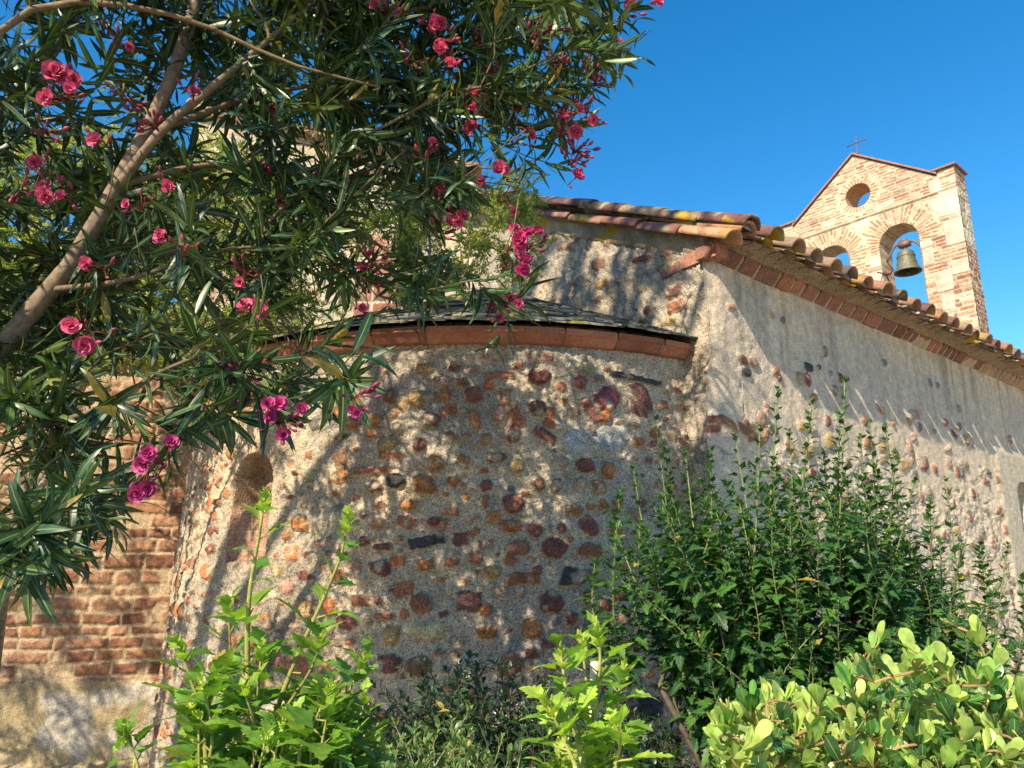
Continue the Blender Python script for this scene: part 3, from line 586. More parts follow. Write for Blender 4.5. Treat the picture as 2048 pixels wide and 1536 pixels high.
# --- brick wall of the main apse on the left, its roof, and the taller choir wall behind
def brick_layout(U, V, seed, hmin, hmax, lmin, lmax, cols, mort, joint=.016, bury=.35, rel=.014):
    h = (fbm(U * 30, V * 30, seed, 3) - .5) * .014; col = np.tile(np.asarray(mort), U.shape + (1,)) * (.8 + .4 * fbm(U * 8, V * 8, seed + 1, 4))[..., None]
    lump = fbm(U * 18, V * 18, seed + 9, 4)
    r = random.Random(seed); z = V.min(); wob = .012 * (fbm(U * 2.2, V * 2.2, seed + 2, 2) - .5) * 2
    Vw = V + wob; Uw = U + .02 * (fbm(U * 5, V * 5, seed + 3, 2) - .5)
    while z < V.max() + hmax:
        ch = r.uniform(hmin, hmax); row = (Vw >= z) & (Vw < z + ch)
        u = U.min() - r.random() * lmax
        if row.any():
            while u < U.max():
                l = r.uniform(lmin, lmax); m = row & (Uw >= u) & (Uw < u + l)
                if m.any() and r.random() > .08:
                    jj = joint * r.uniform(.6, 1.4)
                    e = np.minimum(np.minimum(Uw[m] - u, u + l - Uw[m]), np.minimum(Vw[m] - z, z + ch - Vw[m])) - jj * .5
                    e = e + .008 * (fbm(U[m] * 40, V[m] * 40, seed + 6, 2) - .5)
                    k = np.clip(e / .006, 0, 1)
                    b = np.clip((fbm(U[m] * 7, V[m] * 7, seed + 4, 3) - (1 - bury)) * 8, 0, 1) * .8
                    c = np.array(r.choice(cols)) * r.uniform(.8, 1.2)
                    cv = c * (.75 + .5 * fbm(U[m] * 25, V[m] * 25, seed + 5, 3))[:, None]
                    k2 = (k * (1 - b))[:, None]
                    col[m] = col[m] * (1 - k2) + cv * k2
                    h[m] += np.clip(e / .014, 0, 1) ** .6 * rel * (1 - b) * r.uniform(.5, 1.4) + (lump[m] - .5) * .014 * k + r.uniform(-.004, .004)
                u += l
        z += ch
    return h, col
BW0 = np.array([-6.6, 5.35]); BW1 = np.array([-1.9, 6.25]); BD = unit(BW1 - BW0); BN = np.array([BD[1], -BD[0]])
def left_wall():
    Lw = np.linalg.norm(BW1 - BW0); top = 3.28
    U, V = np.meshgrid(np.linspace(0, Lw, int(Lw / .0095)), np.linspace(-.1, top, int(top / .0095)), indexing='ij')
    h, col = brick_layout(U, V, 301, .075, .125, .14, .40, [(.31, .155, .085), (.26, .125, .075), (.35, .19, .11), (.22, .10, .065), (.33, .18, .11)], (.42, .32, .205), .020, .44)
    zp = .80 + .05 * (fbm(U * 3, V * 0, 310) - .5)
    pl = np.clip((zp - V) / .02, 0, 1)
    pc = np.array([.36, .29, .17]) * (.75 + .5 * fbm(U * 5, V * 5, 311, 4))[..., None]
    wp = np.clip((fbm(U * 1.8 + 7, V * 1.8, 312, 3) - .56) * 12, 0, .8)[..., None]; pc = pc * (1 - wp) + np.array([.47, .44, .39]) * wp
    ph = .018 + (fbm(U * 20, V * 20, 313, 4) - .5) * .018
    h = h * (1 - pl) + ph * pl; col = col * (1 - pl[..., None]) + pc * pl[..., None]
    h = h + np.clip((.24 - V) / .03, 0, 1) * .06
    P = np.stack([BW0[0] + BD[0] * U, BW0[1] + BD[1] * U, V], -1); Nn = np.broadcast_to(np.array([BN[0], BN[1], 0]), P.shape)
    surface('brick_wall', U, V, P, Nn, h, col, M_brick)
    mb = MB(); r = random.Random(6)                # projecting stone cornice and slate roof of the main apse
    B3 = np.array([BD[0], BD[1], 0]); Q3 = np.array([BN[0], BN[1], 0]); o = np.array([BW0[0], BW0[1], top])
    u = 0
    while u < Lw:
        w = r.uniform(.3, .55); box8(mb, o + B3 * (u + .004) - Q3 * .1, B3 * (w - .008), Q3 * (.20 + r.uniform(-.01, .01)), Z3 * .12, np.array([.36, .18, .12]) * r.uniform(.8, 1.2)); u += w
    mb.build('main_apse_cornice', M_sand, church, smooth=False)
    mb = MB(); up = unit(-Q3 * math.cos(R_(27)) + Z3 * math.sin(R_(27))); nr = unit(np.cross(B3, up)); nr = nr if nr[2] > 0 else -nr
    box8(mb, o + Z3 * .121 + Q3 * .16, B3 * Lw, up * 2.2, nr * .03, (.06, .06, .06))
    for i in range(20):
        u = -r.random() * .2
        while u < Lw:
            w = r.uniform(.12, .24); box8(mb, o + Z3 * .15 + Q3 * .18 + up * (i * .105) + nr * (.012 + r.uniform(0, .006)) + B3 * u, B3 * (w - .006), unit(up - nr * .06) * .2, nr * .012, np.array([.075, .075, .075]) * r.uniform(.6, 1.7)); u += w
    mb.build('main_apse_roof', M_slate, church, smooth=False)
left_wall()
def choir():
    Yc = 7.35; x0 = at(392, 300, Yc)[0]; x1 = at(792, 560, Yc)[0]; Lw = x1 - x0
    zl, zr = at(392, 225, Yc)[2], at(792, 318, Yc)[2]
    us = np.linspace(0, Lw, 200); q = np.linspace(0, 1, 330); U, Q = np.meshgrid(us, q, indexing='ij'); V = 2.4 + Q * (zl + (zr - zl) * U / Lw - 2.4)
    h, col = brick_layout(U, V, 401, .10, .22, .15, .4, [(.52, .42, .29), (.48, .37, .25), (.44, .30, .2), (.5, .44, .33)], (.5, .42, .3), .02, .4)
    h2, c2 = brick_layout(U, V, 402, .2, .3, .2, .45, [(.36, .17, .12), (.32, .14, .10)], (.5, .42, .32), .02, .1)
    red = ((U > Lw - .42) | (np.abs(U - .78) < .2)) & (V < 5.05)
    h = np.where(red, h2, h); col = np.where(red[..., None], c2, col)
    P = np.stack([x0 + U, 0 * U + Yc, V], -1); Nn = np.broadcast_to(np.array([0, -1.0, 0]), P.shape)
    surface('choir_wall', U, V, P, Nn, h, col, M_brick)
    mb = MB()                                       # the block behind the face, and its roof slab
    pts = [(x0, 2.4), (x1, 2.4), (x1, zr), (x0, zl)]; n = 4
    v = [(a, Yc + .01, b - .01) for a, b in pts] + [(a, Yc + 3, b - .01) for a, b in pts]
    mb.add(v, [[0, 1, 2, 3][::-1], [4, 5, 6, 7]] + [[k, (k + 1) % 4, 4 + (k + 1) % 4, 4 + k] for k in range(4)], (.46, .36, .25))
    mb.build('choir_body', M_brick, church, smooth=False)
    mb = MB(); e = np.array([x1 - x0, 0, zr - zl]); T = unit(e)
    box8(mb, np.array([x0 - .1, Yc - .14, zl + .004]), T * (np.linalg.norm(e) + .2), np.array([0, 3.2, 0]), np.array([0, 0, .05]), (.33, .2, .14))
    O = np.array([[x0 - .1 + T[0] * k * .36, Yc - .06, zl + .05 + T[2] * k * .36] for k in range(9)])
    inst(mb, barrel(.078, .095, .44), O, np.tile(T, (9, 1)), np.tile(Z3, (9, 1)), np.ones(9), np.array([[.38, .2, .12]]) * rng.uniform(.7, 1.2, (9, 1)))
    mb.build('choir_roof', M_tile, church)
choir()
tag(church, 'old rubble and brick church with rounded apse, slate and clay tile roofs', 'church')
settle(church, (K[0], K[1], 0))

# ------------------------------------------------------------------ bell gable
tower = empty('bell_gable')
aT = R_(-41.0); TD = np.array([math.sin(aT), math.cos(aT), 0]); TN = np.array([-math.cos(aT), math.sin(aT), 0]); TB = -TN   # along the front to the left, outward, backwards
T0 = np.array([7.85, 12.0, 1.6]); THK = .50
def tp(s, d, z): return T0 + TD * s + TB * d + Z3 * z       # z above eye level
WID = 3.35; ZP = 7.0; ZPK = 7.97; PKS = 1.70; ARC = [(1.07, .345), (2.35, .345)]; ZSP = 5.90; OCZ = 7.10; OCR = .235
def tower_front():
    U, V = np.meshgrid(np.linspace(-.0, WID, 300), np.linspace(2.2, 8.0, 520), indexing='ij')
    cream = (.51, .40, .28); cols = [(.38, .19, .115), (.42, .235, .145), (.33, .155, .10), (.44, .27, .175), (.47, .35, .24), (.31, .165, .115)]
    h, col = brick_layout(U, V, 501, .05, .075, .14, .36, cols, cream, .020, .20, .008)
    hb, cb = brick_layout(U, V, 502, .07, .10, .16, .32, [(.38, .185, .115), (.42, .23, .145), (.33, .15, .10), (.55, .45, .31)], cream, .014, .18, .008)
    low = V < 5.15; h = np.where(low, hb, h); col = np.where(low[..., None], cb, col)
    def ring(cs, cz, r0, r1, n, arch):
        rr = np.hypot(U - cs, V - cz); an = np.arctan2(V - cz, U - cs)
        m = (rr > r0 - .02) & (rr < r1 + .06 * (vnoise(an * 9, rr * 0, 7) - .5)) & ((V > cz - .12) | (not arch))
        ph = (an / (2 * np.pi) * n + .1 * vnoise(rr * 9, an * 4, 3)) % 1; idx = np.floor(an / (2 * np.pi) * n)
        br = (ph < .46 + .16 * hsh(idx, idx * 0, 21)) & (hsh(idx, idx * 0 + int(cs * 10), 4) > .10) & (rr < r1 - .12 * hsh(idx, idx * 0, 23)) & (fbm(U * 20, V * 20, 55, 3) < .63)
        c = np.where(br[..., None], np.array([.41, .21, .125]) * (.7 + .5 * hsh(idx, idx * 0, 8))[..., None], np.array([.52, .41, .285]) * (.85 + .3 * fbm(U * 9, V * 9, 56, 3))[..., None])
        col[m] = c[m]; h[m] = np.where(br, .008, .0)[m]
    def blk(s0, s1, z0, z1, c=(.56, .48, .36), seed=1):
        e = np.minimum(np.minimum(U - s0, s1 - U), np.minimum(V - z0, z1 - V)) + .02 * (fbm(U * 9, V * 9, seed, 3) - .5); m = e > 0
        col[m] = (np.array(c) * (.8 + .4 * fbm(U * 8, V * 8, seed + 3, 4))[..., None])[m]; h[m] = .01
    for q in ((.0, .30, 6.12, 6.58), (.0, .26, 5.0, 5.25), (.0, .22, 6.1, 6.55), (.22, .5, 6.2, 6.5), (.0, .3, 5.55, 6.0), (.52, .72, 5.65, 5.93), (.52, .70, 5.3, 5.62), (1.42, 1.62, 5.55, 5.9), (1.05, 1.4, 6.62, 6.78), (.25, .45, 6.62, 6.85), (1.5, 1.85, 6.3, 6.55), (2.75, 3.0, 6.15, 6.4),
              (1.42, 1.98, 4.95, 5.45), (.28, .55, 4.75, 5.1), (.3, .5, 4.4, 4.7), (.35, .62, 4.1, 4.3), (2.2, 2.5, 6.62, 6.8), (2.7, 3.0, 5.2, 5.6)):
        blk(*q, seed=int(q[0] * 100 + q[2] * 10))
    for (cs, rr) in ARC: ring(cs, ZSP, rr, .76, 50, True)
    ring(PKS, OCZ, OCR, .43, 30, False)
    wth = np.clip((fbm(U * 1.2, V * .9, 571, 4) - .5) * 3, -.3, .3)[..., None]; col = col * (1 - .45 * wth)
    sc = (np.abs(V - 6.60) < .018); h = np.where(sc, .03, h); col = np.where(sc[..., None], np.array([.44, .33, .22]), col)
    out = np.zeros(U.shape, bool)
    for (cs, rr) in ARC: out |= (np.hypot(U - cs, V - ZSP) < rr) | ((np.abs(U - cs) < rr) & (V < ZSP) & (V > 3.0))
    out |= np.hypot(U - PKS, V - OCZ) < OCR
    topz = np.where((U < .30) | (U > WID - .30), ZP, np.where(U < PKS, 6.93 + (ZPK - 6.93) * (U - .30) / (PKS - .30), ZPK - (ZPK - 6.93) * (U - PKS) / (WID - .30 - PKS)))
    out |= V > topz
    c4 = lambda A: A[:-1, :-1] | A[1:, :-1] | A[:-1, 1:] | A[1:, 1:]
    keep = ~(out[:-1, :-1] & out[1:, :-1] & out[:-1, 1:] & out[1:, 1:])
    keep = ~c4(out)
    P = T0 + TD * U[..., None] + Z3 * V[..., None]; Nn = np.broadcast_to(TN, P.shape)
    surface('front_face', U, V, P, Nn, h, col, M_tower, tower, keep)
    surface('back_face', U, V, P + TB * THK, -Nn, h, col, M_tower, tower, keep)
    # reveals of the openings, with brick banding
    mb = MB()
    for (cs, rr) in ARC:
        path = [(cs - rr, z) for z in np.linspace(2.9, ZSP, 60)] + [(cs - rr * math.cos(a), ZSP + rr * math.sin(a)) for a in np.linspace(0, math.pi, 44)[1:-1]] + [(cs + rr, z) for z in np.linspace(ZSP, 2.9, 60)]
        dd = np.linspace(-.012, THK + .012, 26); n = len(path); pa = np.array(path); s_ = np.cumsum(np.r_[0, np.hypot(*np.diff(pa, axis=0).T)])
        D_, S_ = np.meshgrid(dd, s_); hh, cc = brick_layout(S_, D_, 520, .9, 1., .055, .075, [(.44, .25, .15), (.50, .34, .21), (.38, .2, .12)], (.58, .47, .32), .02, .35)
        V3 = T0 + TD * pa[:, 0][:, None, None] + Z3 * pa[:, 1][:, None, None] + TB * dd[None, :, None]
        mb.add(V3.reshape(-1, 3), grid_faces(n, 26), cc.reshape(-1, 3))
    a = np.linspace(0, 2 * np.pi, 61); V3 = T0 + TD * (PKS + OCR * np.cos(a))[:, None, None] + Z3 * (OCZ + OCR * np.sin(a))[:, None, None] + TB * np.linspace(-.012, THK + .012, 20)[None, :, None]
    cc = np.where((np.arange(61) % 2 == 0)[:, None, None], np.array([.45, .22, .12]), np.array([.5, .36, .23])) * np.ones((61, 20, 1))
    mb.add(V3.reshape(-1, 3), grid_faces(61, 20), cc.reshape(-1, 3))
    mb.build('opening_reveal', M_tower, tower)
    # side faces: right one steps out lower down
    for nm, s0, sg in (('right_side_face', 0.0, -1), ('left_side_face', WID, 1)):
        U2, V2 = np.meshgrid(np.linspace(0, THK, 70), np.linspace(2.2, ZP, 430), indexing='ij')
        h, col = brick_layout(U2, V2, 530 + sg, .07, .10, .14, .3, [(.36, .18, .115), (.42, .24, .15), (.32, .15, .10)], (.54, .44, .31), .016, .25, .008)
        st = (V2 > 5.5) & (V2 < 6.62); hs, cs_ = brick_layout(U2, V2, 540, .16, .3, .2, .4, [(.5, .44, .33), (.44, .38, .28), (.54, .46, .32)], (.5, .42, .3), .02, .3, .01); h = np.where(st, hs, h); col = np.where(st[..., None], cs_, col)
        P2 = T0 + TD * s0 + TB * U2[..., None] + Z3 * V2[..., None]; N2 = np.broadcast_to(TD * sg, P2.shape)
        surface(nm, U2, V2, P2, N2, h, col, M_tower, tower)
    U2, V2 = np.meshgrid(np.linspace(0, THK + .22, 90), np.linspace(2.2, 5.3, 300), indexing='ij')
    mb = MB()
    # coping slabs on the pediment and caps on the piers
    cc = (.34, .17, .12)
    for (sA, sB, zA, zB) in ((.28, PKS, 6.93, ZPK), (WID - .28, PKS, 6.93, ZPK)):
        a_ = tp(sA, -.05, zA + .004); b_ = tp(sB, -.05, zB + .004)
        box8(mb, a_, b_ - a_, TB * (THK + .10), Z3 * .04, cc)
    mb.build('pediment_coping', M_brick, tower, smooth=False)
    for sA in (-.05, WID - .35):
        mb = MB(); o = tp(sA, -.06, ZP + .003); box8(mb, o, TD * .40, TB * (THK + .12), Z3 * .035, (.30, .16, .12))
        q = [o + Z3 * .0352 + TD * a + TB * b for a, b in ((.02, .02), (.38, .02), (.38, THK + .1), (.02, THK + .1))]; q.append(o + Z3 * .10 + TD * .2 + TB * (THK / 2 + .06))
        mb.add(q, [[0, 1, 4], [1, 2, 4], [2, 3, 4], [3, 0, 4], [3, 2, 1, 0]], (.33, .18, .13)); mb.build('pier_cap', M_brick, tower, smooth=False)
    for s0, s1 in ((.0, .30), (WID - .30, WID)):       # inner sides of the small piers above the pediment foot
        mb = MB(); o = tp(s0 + .012, .012, 6.55); box8(mb, o, TD * (s1 - s0 - .024), TB * (THK - .024), Z3 * (ZP - 6.555), (.45, .28, .17)); mb.build('pier_core', M_tower, tower, smooth=False)
    mb = MB()
    c0 = tp(PKS, .24, ZPK + .03); tube(mb, [c0, c0 + Z3 * .48], .011, (.16, .08, .07), 8); tube(mb, [c0 + Z3 * .34 - TD * .17, c0 + Z3 * .34 + TD * .17], .010, (.16, .08, .07), 8)
    for k in (-1, 1): tube(mb, [c0 + Z3 * .34 + TD * k * .165, c0 + Z3 * .34 + TD * k * .185], .018, (.16, .08, .07), 8)
    tube(mb, [c0 + Z3 * .10, c0 + Z3 * .125], .026, (.16, .08, .07), 10)
    mb.build('iron_cross', M_iron, tower)
tower_front()
tag(tower, 'brick bell gable with two arched openings, a round hole and an iron cross on top', 'bell gable')
settle(tower, tp(WID / 2, THK / 2, 2.2))
def lathe(mb, prof, o, col, n=40):
    pr = np.array(prof); a = np.linspace(0, 2 * np.pi, n, endpoint=False)
    V = np.stack([o[0] + pr[:, 0][:, None] * np.cos(a), o[1] + pr[:, 0][:, None] * np.sin(a), o[2] + np.repeat(pr[:, 1][:, None], n, 1)], -1); k = len(pr)
    i, j = np.meshgrid(np.arange(k - 1), np.arange(n), indexing='ij'); j2 = (j + 1) % n
    mb.add(V.reshape(-1, 3), np.stack([i * n + j, i * n + j2, (i + 1) * n + j2, (i + 1) * n + j], -1).reshape(-1, 4), col)
def bell():
    root = empty('bell'); o = tp(1.07, .24, 5.36)
    mb = MB(); lathe(mb, [(.200, .012), (.236, 0), (.238, .015), (.212, .06), (.186, .11), (.166, .18), (.154, .27), (.147, .36), (.138, .385), (.136, .40), (.09, .435), (.0, .445)], o, (.13, .125, .085)); lathe(mb, [(.200, .012), (.17, .09), (.15, .2), (.137, .36), (0, .41)], o, (.10, .10, .08))
    for z in (.17, .30): lathe(mb, [(.168 - .07 * (z - .17), z), (.175 - .07 * (z - .17), z + .008), (.167 - .07 * (z - .17), z + .016)], o, (.22, .20, .14))
    mb.build('bell_body', M_bronze, root)
    mb = MB(); tube(mb, [o + Z3 * .36, o + Z3 * .0], .014, (.08, .06, .05), 8); lathe(mb, [(0, -.045), (.03, -.03), (.035, 0), (.02, .03), (0, .04)], o, (.08, .06, .05), 16); mb.build('clapper', M_iron, root)
    mb = MB(); c = (.20, .11, .085); z0 = o + Z3 * .43
    for k in (-.045, .045): tube(mb, [z0 + TD * k, z0 + Z3 * .09 + TD * k * .7], .014, (.15, .13, .10), 8)
    box8(mb, z0 + Z3 * .08 - TD * .10 - TB * .06, TD * .20, TB * .12, Z3 * .10, c); box8(mb, z0 + Z3 * .181 - TD * .06 - TB * .045, TD * .12, TB * .09, Z3 * .04, c)
    for k in (-1, 1):
        pts = [z0 + Z3 * (.14 + .04 * math.sin(a * 1.9)) + TD * k * (.09 + .255 * (1 - math.cos(a)) / 1.0 * 1.0) - Z3 * .26 * (1 - math.cos(a)) ** 1.6 for a in np.linspace(0, 1.57, 10)]
        tube(mb, pts, .022, c, 8)
    mb.build('yoke', M_iron, root)
    mb = MB(); q = tp(1.07 + .34, .12, 5.40); tube(mb, [q, q + TD * .02 - TB * .34 - Z3 * .05], .014, c, 8); tube(mb, [q - TD * .1 + Z3 * .0, q + TD * .02], .03, c, 8); tube(mb, [q - TB * .1, q - Z3 * .22 + TB * .25], .012, c, 8); mb.build('ringing_lever', M_iron, root)
    tag(root, 'greenish bronze bell hanging from a rusty iron yoke in the arched opening', 'bell'); settle(root, o)
bell()
# ------------------------------------------------------------------ plants
def smooth_path(pts, n=24):
    P = np.asarray(pts, float)
    if len(P) == 2: return P[0] + (P[1] - P[0]) * np.linspace(0, 1, n)[:, None]
    t = np.r_[0, np.cumsum(np.linalg.norm(np.diff(P, axis=0), axis=1))]; q = np.linspace(0, t[-1], n); out = np.zeros((n, P.shape[1]))
    m = np.gradient(P, t, axis=0); k = np.clip(np.searchsorted(t, q, 'right') - 1, 0, len(P) - 2)
    h = (t[k + 1] - t[k]); s = ((q - t[k]) / h)[:, None]; h = h[:, None]
    return (2*s**3-3*s**2+1)*P[k] + (s**3-2*s**2+s)*h*m[k] + (-2*s**3+3*s**2)*P[k+1] + (s**3-s**2)*h*m[k+1]
class Tree:
    """grows twigs from given stems to a set of tips: every tip joins the node that gives a short and direct way back to the root"""
    def __init__(s): s.pos = np.zeros((0, 3)); s.par = []; s.plen = []; s.minr = []; s.paths = []
    def stem(s, pts, r0, r1, n=26, join=None):
        P = smooth_path(pts, n); R = np.linspace(r0, r1, n) ; i0 = len(s.pos)
        if join is not None:
            j = int(np.argmin(np.linalg.norm(s.pos - P[0], axis=1)))
        s.pos = np.r_[s.pos, P]
        for k in range(n):
            pr = (i0 + k - 1) if k else (j if join is not None else -1)
            s.par.append(pr); s.plen.append((s.plen[pr] + np.linalg.norm(P[k] - s.pos[pr])) if pr >= 0 else 0.0); s.minr.append(R[k])
        s.paths.append(list(range(i0, i0 + n)))
    def grow(s, tips, bf=.35, step=.11, sag=.10, r=rng, jit=.03):
        seeds = s.pos.copy()
        d0 = [np.min(np.linalg.norm(seeds - t, axis=1)) for t in tips]; order = np.argsort(d0); ends = [None] * len(tips)
        for k in order:
            t = tips[k]; d = np.linalg.norm(s.pos - t, axis=1)
            # a twig leaves its parent forward, never backward
            par = np.array(s.par); dirs = unit(s.pos - s.pos[np.maximum(par, 0)]); cs = np.einsum('ij,ij->i', dirs, unit(t - s.pos))
            c = d + bf * np.array(s.plen) + .5 * np.clip(.25 - cs, 0, 2) * np.clip(d, 0, 1)
            j = int(np.argmin(c)); L = d[j]; n = max(2, int(L / step)); a = s.pos[j]; dj = dirs[j] if par[j] >= 0 else unit(t - a)
            b = a + (dj * .55 + unit(t - a) * .45) * L * .45 + np.array([0, 0, sag * L * .5])
            q = np.linspace(0, 1, n + 1)[1:, None]; P = (1 - q) ** 2 * a + 2 * q * (1 - q) * b + q * q * t
            P[:-1] += (r.random((n, 3)) - .5)[:-1] * jit * min(L, 1)
            i0 = len(s.pos); s.pos = np.r_[s.pos, P]; prev = j; ids = [j]
            for i in range(n):
                s.par.append(prev); s.plen.append(s.plen[prev] + np.linalg.norm(P[i] - s.pos[prev])); s.minr.append(.0016); prev = i0 + i; ids.append(prev)
            s.paths.append(ids); ends[k] = (P[-1], unit(P[-1] - P[-2] if n > 1 else P[-1] - a))
        return ends
    def radii(s, base=.0021, ex=.46):
        n = np.zeros(len(s.pos)); par = s.par; has = np.zeros(len(s.pos), bool)
        for p in par:
            if p >= 0: has[p] = True
        n[~has] = 1
        for i in range(len(par) - 1, -1, -1):
            if par[i] >= 0: n[par[i]] += n[i]
        return np.maximum(base * n ** ex, np.array(s.minr))
    def mesh(s, mb_thick, mb_thin, col, colthin, nst, maxr=None):
        R = s.radii()
        for k, ids in enumerate(s.paths):
            P = s.pos[ids]; r = R[ids].copy()
            if k >= nst: r[0] = r[1] if len(r) > 1 else r[0]
            if maxr: r = np.minimum(r, maxr) if k >= nst else np.minimum(r, np.maximum(np.array(s.minr)[ids], .001))
            big = k < nst
            t = np.clip((r - .004) / .012, 0, 1)[:, None]
            c = np.asarray(colthin) * (1 - t) + np.asarray(col) * t
            tube(mb_thick if big else mb_thin, P, r, c * (.85 + .3 * rng.random()), 10 if big else 5, wob=.12 if big else 0)
def perp(d, r):
    v = r.normal(size=d.shape); v -= d * np.sum(v * d, -1, keepdims=True); return unit(v)
def blossom(mb, o, n, r, rad, c, rg):                 # a double flower: rings of ruffled petals
    pt = PETAL; O, X, N, Sx, C = [], [], [], [], []
    n = unit(n); a = perp(n[None], rg)[0]; b = np.cross(n, a)
    for (k, el, sc, up) in ((6, .15, 1.0, 0), (6, .55, .85, .06), (5, .95, .62, .12), (4, 1.25, .45, .15)):
        ph = rg.random() * 6.28
        for i in range(k):
            t = ph + i * 2 * math.pi / k + rg.normal() * .12; e = el + rg.normal() * .14; d = a * math.cos(t) + b * math.sin(t)
            O.append(o + n * up * rad); X.append(d * math.cos(e) + n * math.sin(e)); N.append(n * math.cos(e) - d * math.sin(e) + perp(n[None], rg)[0] * .25); Sx.append(rad * sc * (.9 + .2 * rg.random())); C.append(np.asarray(c) * (.8 + .4 * rg.random()))
    inst(mb, pt[rg.integers(len(pt))], np.array(O), np.array(X), np.array(N), np.array(Sx), np.array(C))
PETAL = [leaf_template([(0, .05), (.25, .22), (.55, .42), (.8, .46), (.95, .34), (1.03, .12)], -.5, .12, .22, k) for k in range(3)]
BUD = leaf_template([(0, .02), (.2, .16), (.45, .2), (.7, .14), (1, .01)], 0, .0, 0, 0)
def bud(mb, o, d, L, c, rg):
    pts = o + d * L * np.array([0, .25, .55, .8, 1])[:, None]; tube(mb, pts, np.array([.12, .2, .24, .15, .03]) * L, c, 6)
def flower_cluster(parent, o, d, rg, nfl=2, nbud=5, rad=.024, c=(.62, .075, .16)):
    mb = MB(); d = unit(d); red = np.array([.22, .035, .03])
    for k in range(nfl + nbud):
        v = unit(d + perp(d[None], rg)[0] * (.5 + .6 * rg.random())); L = .03 + .05 * rg.random()
        e = o + v * L + np.array([0, 0, -.01]); tube(mb, smooth_path([o, o + (d * .5 + v * .5) * L * .5, e], 5), .0017, red * (.7 + .6 * rg.random()), 4)
        if k < nfl:
            tube(mb, [e - v * .004, e + v * .012], [.003, .006], red * 1.3, 6); toc = unit(EYE - e); blossom(mb, e + v * .010, unit(v * .8 + toc * .7), 1, rad * (.8 + .4 * rg.random()), np.asarray(c) * (.85 + .3 * rg.random()), rg)
        else: bud(mb, e, unit(v + perp(v[None], rg)[0] * .2), .016 + .016 * rg.random(), np.array(c) * (.42, .40, .35) * (.7 + .8 * rg.random()), rg)
    return mb.build('flower_cluster', M_petal, parent)
def in_poly(p, poly):
    x, y = p; c = False; n = len(poly)
    for i in range(n):
        (x1, y1), (x2, y2) = poly[i], poly[i - 1]
        if (y1 > y) != (y2 > y) and x < (x2 - x1) * (y - y1) / (y2 - y1) + x1: c = not c
    return c
OLE_T = [leaf_template([(0, .010), (.1, .034), (.28, .066), (.5, .078), (.72, .064), (.88, .034), (1, .003)], dr, .28, 0, 0) for dr in (.25, .7, 1.2, -.2)]
def shoots(mb, tips, dirs, rg, T, nleaf, lmin, lmax, length, cols, ang=(.6, 1.25), whorl=3, gravity=.25, bot=.0, flip=.0):
    """leaves in whorls along the last part of every twig; they are longest in the middle of the shoot"""
    by = [([], [], [], [], []) for _ in T]
    for p, d in zip(tips, dirs):
        n = int(nleaf * (.7 + .6 * rg.random())); L = length * (.7 + .6 * rg.random()); tint = cols[rg.integers(len(cols))]; a0 = rg.random() * 6.28
        A = perp(d[None], rg)[0]; B = np.cross(d, A); sz = lmin + (lmax - lmin) * rg.random()
        for k in range(n):
            w = k // whorl; f = w / max(1, (n - 1) // whorl); ph = a0 + (k % whorl) * 2 * math.pi / whorl + w * math.pi / whorl + rg.normal() * .2
            e = ang[0] + (ang[1] - ang[0]) * (1 - f) + rg.normal() * .18
            r_ = A * math.cos(ph) + B * math.sin(ph); x = d * math.cos(e) + r_ * math.sin(e); x = x + np.array([0, 0, -gravity * (.5 + rg.random()) * (1.1 - f)])
            nn = d * math.sin(e) - r_ * math.cos(e) + perp(d[None], rg)[0] * .35 + np.array([0, 0, .35])
            if rg.random() < flip: nn = -nn
            l = sz * (.55 + .45 * math.sin(math.pi * min(1, .25 + .75 * (1 - f)))) * (.8 + .4 * rg.random())
            q = by[rg.integers(len(T))]; q[0].append(p - d * L * (1 - f) * .98); q[1].append(x); q[2].append(nn); q[3].append(l); q[4].append(np.asarray(tint if rg.random() > .012 else (.34, .24, .05)) * (.7 + .6 * rg.random()) * (1 + .25 * (f > .85)))
    for t, q in zip(T, by):
        if q[0]: inst(mb, t, np.array(q[0]), np.array(q[1]), np.array(q[2]), np.array(q[3]), np.array(q[4]))

